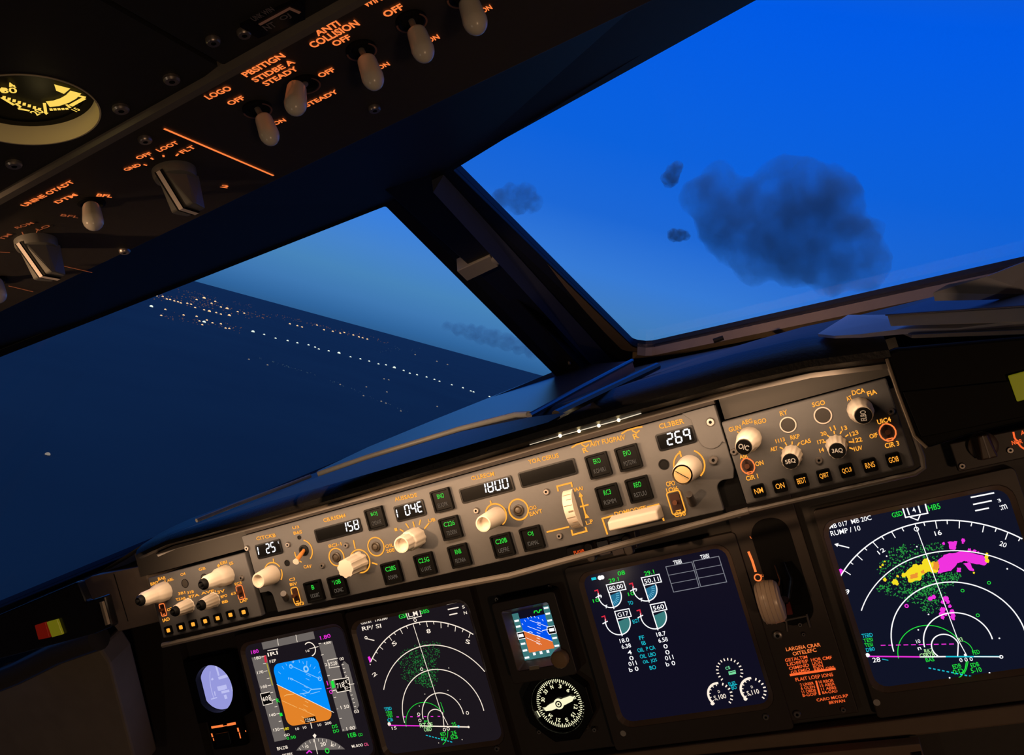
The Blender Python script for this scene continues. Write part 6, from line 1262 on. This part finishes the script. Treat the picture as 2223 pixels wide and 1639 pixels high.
T.part('case', MB().use(BLACKG).prism(LB.pts([lq(-150, 560), lq(620, 235), lq(690, 400), lq(840, 350), lq(905, 600), lq(760, 660), lq(-150, 900)]), -.010, 0), bevel=.002)
T.part('red_light', MB().use(REDLENS).prism(LB.pts([lq(300, 582), lq(385, 555), lq(420, 680), lq(332, 698)]), 0, .003), bevel=.0006, label='dark red light')
T.part('yellow_light', MB().use(YELLENS).prism(LB.pts([lq(396, 555), lq(480, 532), lq(524, 655), lq(440, 678)]), 0, .003), bevel=.0006, label='yellow light')
T.part('latch_bar', MB().use(mat('dull_metal_bar', (0.30, 0.26, 0.2, 1), 0.4, metal=.5)).prism(LB.pts([lq(825, 395), lq(845, 390), lq(895, 575), lq(875, 582)]), 0, .003))
EP = MCP.shifted(-.012)
T = Thing('end_panel', 'brown painted end panel between the red-and-yellow light box and the knob panels', 'panel', EP, EP.loc(lq(1000, 350)))
T.part('face_plate', MB().use(BROWN).prism(EP.pts([lq(640, 245), lq(740, 190), lq(1188, 100), lq(1192, 205), lq(1288, 560), lq(960, 640)]), -.05, 0), bevel=.001)
T.part('seam', MB().use(BLACK).line(EP.pts([lq(925, 170), lq(1040, 555)]), .0012, .0003))

# paper and books lying on the deck in front of the copilot's window
PL = Frame((0.35, -0.10, 1.2400), (1, 0, 0), tuple(A([0, 1, -.13]) / np.linalg.norm(A([0, 1, -.13]))))
PAPER = mat('white_paper', (0.82, 0.80, 0.84, 1), 0.7, noise=.06, nscale=20, bump=.1); PAPER2 = mat('bluish_plastic_sleeve', (0.58, 0.60, 0.72, 1), 0.4, noise=.15, nscale=14, bump=.3)
def sheet(pxs, z, th, seed, amp):
    rr = random.Random(seed); c = PL.pts(pxs, z); mb = MB().use(PAPER); n = len(c)
    ctr = sum(c) / n; q = mb.add([(p[0], p[1], z + rr.uniform(0, amp)) for p in c] + [(ctr[0], ctr[1], z + amp * .7)] + [(p[0], p[1], z - th) for p in c] + [(ctr[0], ctr[1], z - th)])
    P2 = c; ar = sum(P2[i][0] * P2[(i + 1) % n][1] - P2[(i + 1) % n][0] * P2[i][1] for i in range(n))
    for i in range(n):
        j = (i + 1) % n
        f1, f2, f3 = (q + i, q + j, q + n), (q + n + 1 + j, q + n + 1 + i, q + 2 * n + 1), (q + j, q + i, q + n + 1 + i, q + n + 1 + j)
        for f in (f1, f2, f3): mb.face(f if ar > 0 else f[::-1])
    return mb
T = Thing('paper_sheet', 'loose white sheet with torn-looking edge lying lowest of the papers on the deck', 'paper', PL, PL.loc(hq(700, 440)))
mb = sheet([hq(105, 490), hq(175, 440), hq(300, 372), hq(420, 366), hq(545, 362), hq(700, 372), hq(1000, 372), hq(1500, 330), hq(1500, 420), hq(1000, 455), hq(640, 472), hq(380, 494), hq(210, 500)], .002, .0012, 4, .0035); T.part('sheet', mb, PAPER)
T = Thing('folded_map', 'dark blue folded map wedged beneath the books on the deck', 'map', PL, PL.loc(hq(1000, 460)))
T.part('cover', MB().use(mat('dark_blue_card', (0.03, 0.05, 0.12, 1), 0.4)).prism(PL.pts([hq(640, 476), hq(1500, 425), hq(1500, 470), hq(700, 500)]), -.001, .0015), bevel=.0004)
BK = PL.shifted(.0120)
T = Thing('manual', 'thin closed manual with a cream page edge and dark cover on the papers', 'book', PL, PL.loc(hq(1000, 350)))
bq = BK.pts([hq(546, 372), hq(860, 268), hq(1500, 240), hq(1500, 318)])
T.part('page_block', MB().use(mat('cream_page_edge', (0.75, 0.71, 0.6, 1), 0.7)).prism([bq[0], bq[3], bq[2], bq[1]], .0062, .0125), bevel=.0004)
T.part('cover', MB().use(mat('slate_book_cover', (0.20, 0.21, 0.30, 1), 0.5, noise=.2, nscale=25)).prism([bq[0] + A([-.001, 0]), bq[3], bq[2], bq[1]], .0126, .0136), bevel=.0003)
T = Thing('plastic_sleeve', 'crumpled bluish plastic sleeve leaning against the window frame above the manual', 'sleeve', PL, PL.loc(hq(1200, 200)))
rr = random.Random(2)
SV = Frame(hit(*hq(1100, 245), PL.O + PL.n * .018, PL.n), (1, 0, 0), (0, math.cos(.58), math.sin(.58)))
ps_ = SV.pts([hq(842, 246), hq(930, 195), hq(1030, 158), hq(1120, 146), hq(1190, 132), hq(1330, 70), hq(1500, 5), hq(1500, 225), hq(1170, 238)])
mb = MB().use(PAPER2); ctr = sum(ps_) / len(ps_); q = mb.add([(p[0], p[1], rr.uniform(-.002, .003)) for p in ps_] + [(ctr[0], ctr[1], .004)]); n = len(ps_)
q2 = mb.add([(p[0], p[1], -.003) for p in ps_])
for i in range(n): j = (i + 1) % n; mb.face((q + j, q + i, q + n)); mb.face((q + i, q + j, q2 + j, q2 + i))
mb.face([q2 + i for i in range(n)])
b = mb.build('sleeve', None, GND, (0, 0, 0), None); M = Matrix([[SV.ex[i], SV.ey[i], SV.n[i], SV.O[i]] for i in range(3)] + [[0, 0, 0, 1]])
b.parent = T.o; b.matrix_parent_inverse = T.o.matrix_world.inverted(); b.matrix_world = M

# small knob panel below the hood box
KP = MIP.shifted(.012)
T = Thing('lower_knob_panel', 'dim brown panel with one dark pointer knob under the black hood box', 'control panel', KP, KP.loc(hq(1150, 1250)))
T.part('face_plate', MB().use(BEZ).prism(KP.pts([hq(940, 1180), hq(1800, 1000), hq(1850, 1180), hq(1000, 1360)]), -.01, 0), bevel=.001)
c = KP.loc(hq(1150, 1190)); mb = MB().use(mat('dark_brown_knob', (0.10, 0.06, 0.035, 1), 0.4)).lathe(c, [(.0135, 0), (.0130, .005), (.0105, .006)], 32)
e2 = KP.loc(hq(1195, 1245), .02)
k = T.part('pointer_knob', mb); q = MB().use(MATS['dark_brown_knob']).loft([c + A(v) for v in ((-.009, -.012), (.009, -.012), (.008, .011), (-.008, .011))], .005, [c + A(v) for v in ((-.007, -.011), (.007, -.011), (.004, .012), (-.004, .012))], .020); T.part('finger_grip', q, parent=k, bevel=.0015, seg=3)
T.part('pointer_line', MB().use(mat('grey_pointer_paint', (0.4, 0.36, 0.33, 1), .5)).line([c + A([0, -.010]), c + A([0, .0115])], .0012, .0205), parent=k)
mb = MB().use(REDOR).line(KP.pts([hq(1345, 1105), hq(1352, 1140), hq(1368, 1165)]), .0016, .0006).line(KP.pts([hq(1368, 1168), hq(1395, 1200), hq(1430, 1222)]), .0016, .0006); mb.text(KP, 'NOR', hq(1335, 1175), hq(1402, 1162), .0042, .0006).text(KP, 'AUT', hq(1392, 1112), hq(1460, 1100), .0042, .0006); T.part('lettering', mb)
for p in (hq(1325, 1222), hq(1020, 1322)): screw(T, KP, p, .0026, 0)

# lower centre: brown edged unit at the very bottom of the picture
lw = crop(1600, 1440, 3.568); LP = MIP.shifted(.03)
T = Thing('lower_display_case', 'brown upper edge of a lower display case below the instrument panel ledge', 'display screen', LP, LP.loc(lw(900, 720)))
qc = LP.pts([lw(-940, 840), lw(1420, 624), lw(1560, 1100), lw(-800, 1300)]); qi = [qc[0] + A([.01, -.016]), qc[1] + A([-.012, -.016]), qc[2] + A([-.012, .01]), qc[3] + A([.01, .01])]
qo = [qc[3], qc[2], qc[1], qc[0]]; qi = [qi[3], qi[2], qi[1], qi[0]]
T.part('bezel', MB().use(mat('worn_brown_bezel', (0.20, 0.13, 0.085, 1), .5, noise=.15, nscale=50)).frame(qo, qi, -.017, 0), bevel=.001)
T.part('screen', MB().use(LCD).poly(qi, -.004))
T.part('corner_clip', MB().use(BLACK).prism(LP.pts([lw(1350, 690), lw(1425, 680), lw(1440, 760), lw(1370, 770)]), 0, .003))

# side lining and kick panel on the captain's side
sd = lambda u, v, y: hit(u, v, [0, y, 0], A([0, 1.0, 0]))
mb = MB().use(mat('pale_grey_brown_lining', (0.30, 0.25, 0.18, 1), 0.7, noise=0.2, nscale=30, bump=0.1)); yS = -.10
pts_ = [sd(-40, 1480, yS), sd(60, 1462, yS), sd(215, 1405, yS), sd(238, 1440, yS), sd(300, 1680, yS), sd(-40, 1700, yS)]
T = Thing('side_panel', 'plain grey-brown side panel at the lower outer corner below the red and yellow lights', 'panel', GND, (pts_[2][0], yS), pts_[4][2])
n = len(pts_); q = mb.add(pts_); q2 = mb.add([p + A([-.01, .05, 0]) for p in pts_]); mb.face([q + i for i in range(n - 1, -1, -1)]); mb.face([q2 + i for i in range(n)])
for i in range(n): j = (i + 1) % n; mb.face((q + i, q + j, q2 + j, q2 + i))
T.part('lining', mb, bevel=.004)
T = Thing('panel_end_plate', 'dark plate closing the gap between the side panel and the lavender clock', 'panel', MIP, MIP.loc((330, 1560)))
T.part('plate', MB().use(DARKP).prism([A([-.86, .16]), A([-.655, .16]), A([-.655, -.30]), A([-.86, -.30])], -.03, .002))
SG = mat('polished_dark_rail', (0.05, 0.045, 0.04, 1), .2)
T = Thing('grab_rail', 'dark polished rail catching a small warm glint under the red and yellow light box', 'rail', GND, sd(110, 1440, -.2)[:2], sd(110, 1440, -.2)[2])
T.part('bar', MB().use(SG).tube([sd(-60, 1500, -.2), sd(40, 1460, -.2), sd(130, 1415, -.2), sd(215, 1385, -.2)], .014, 16))
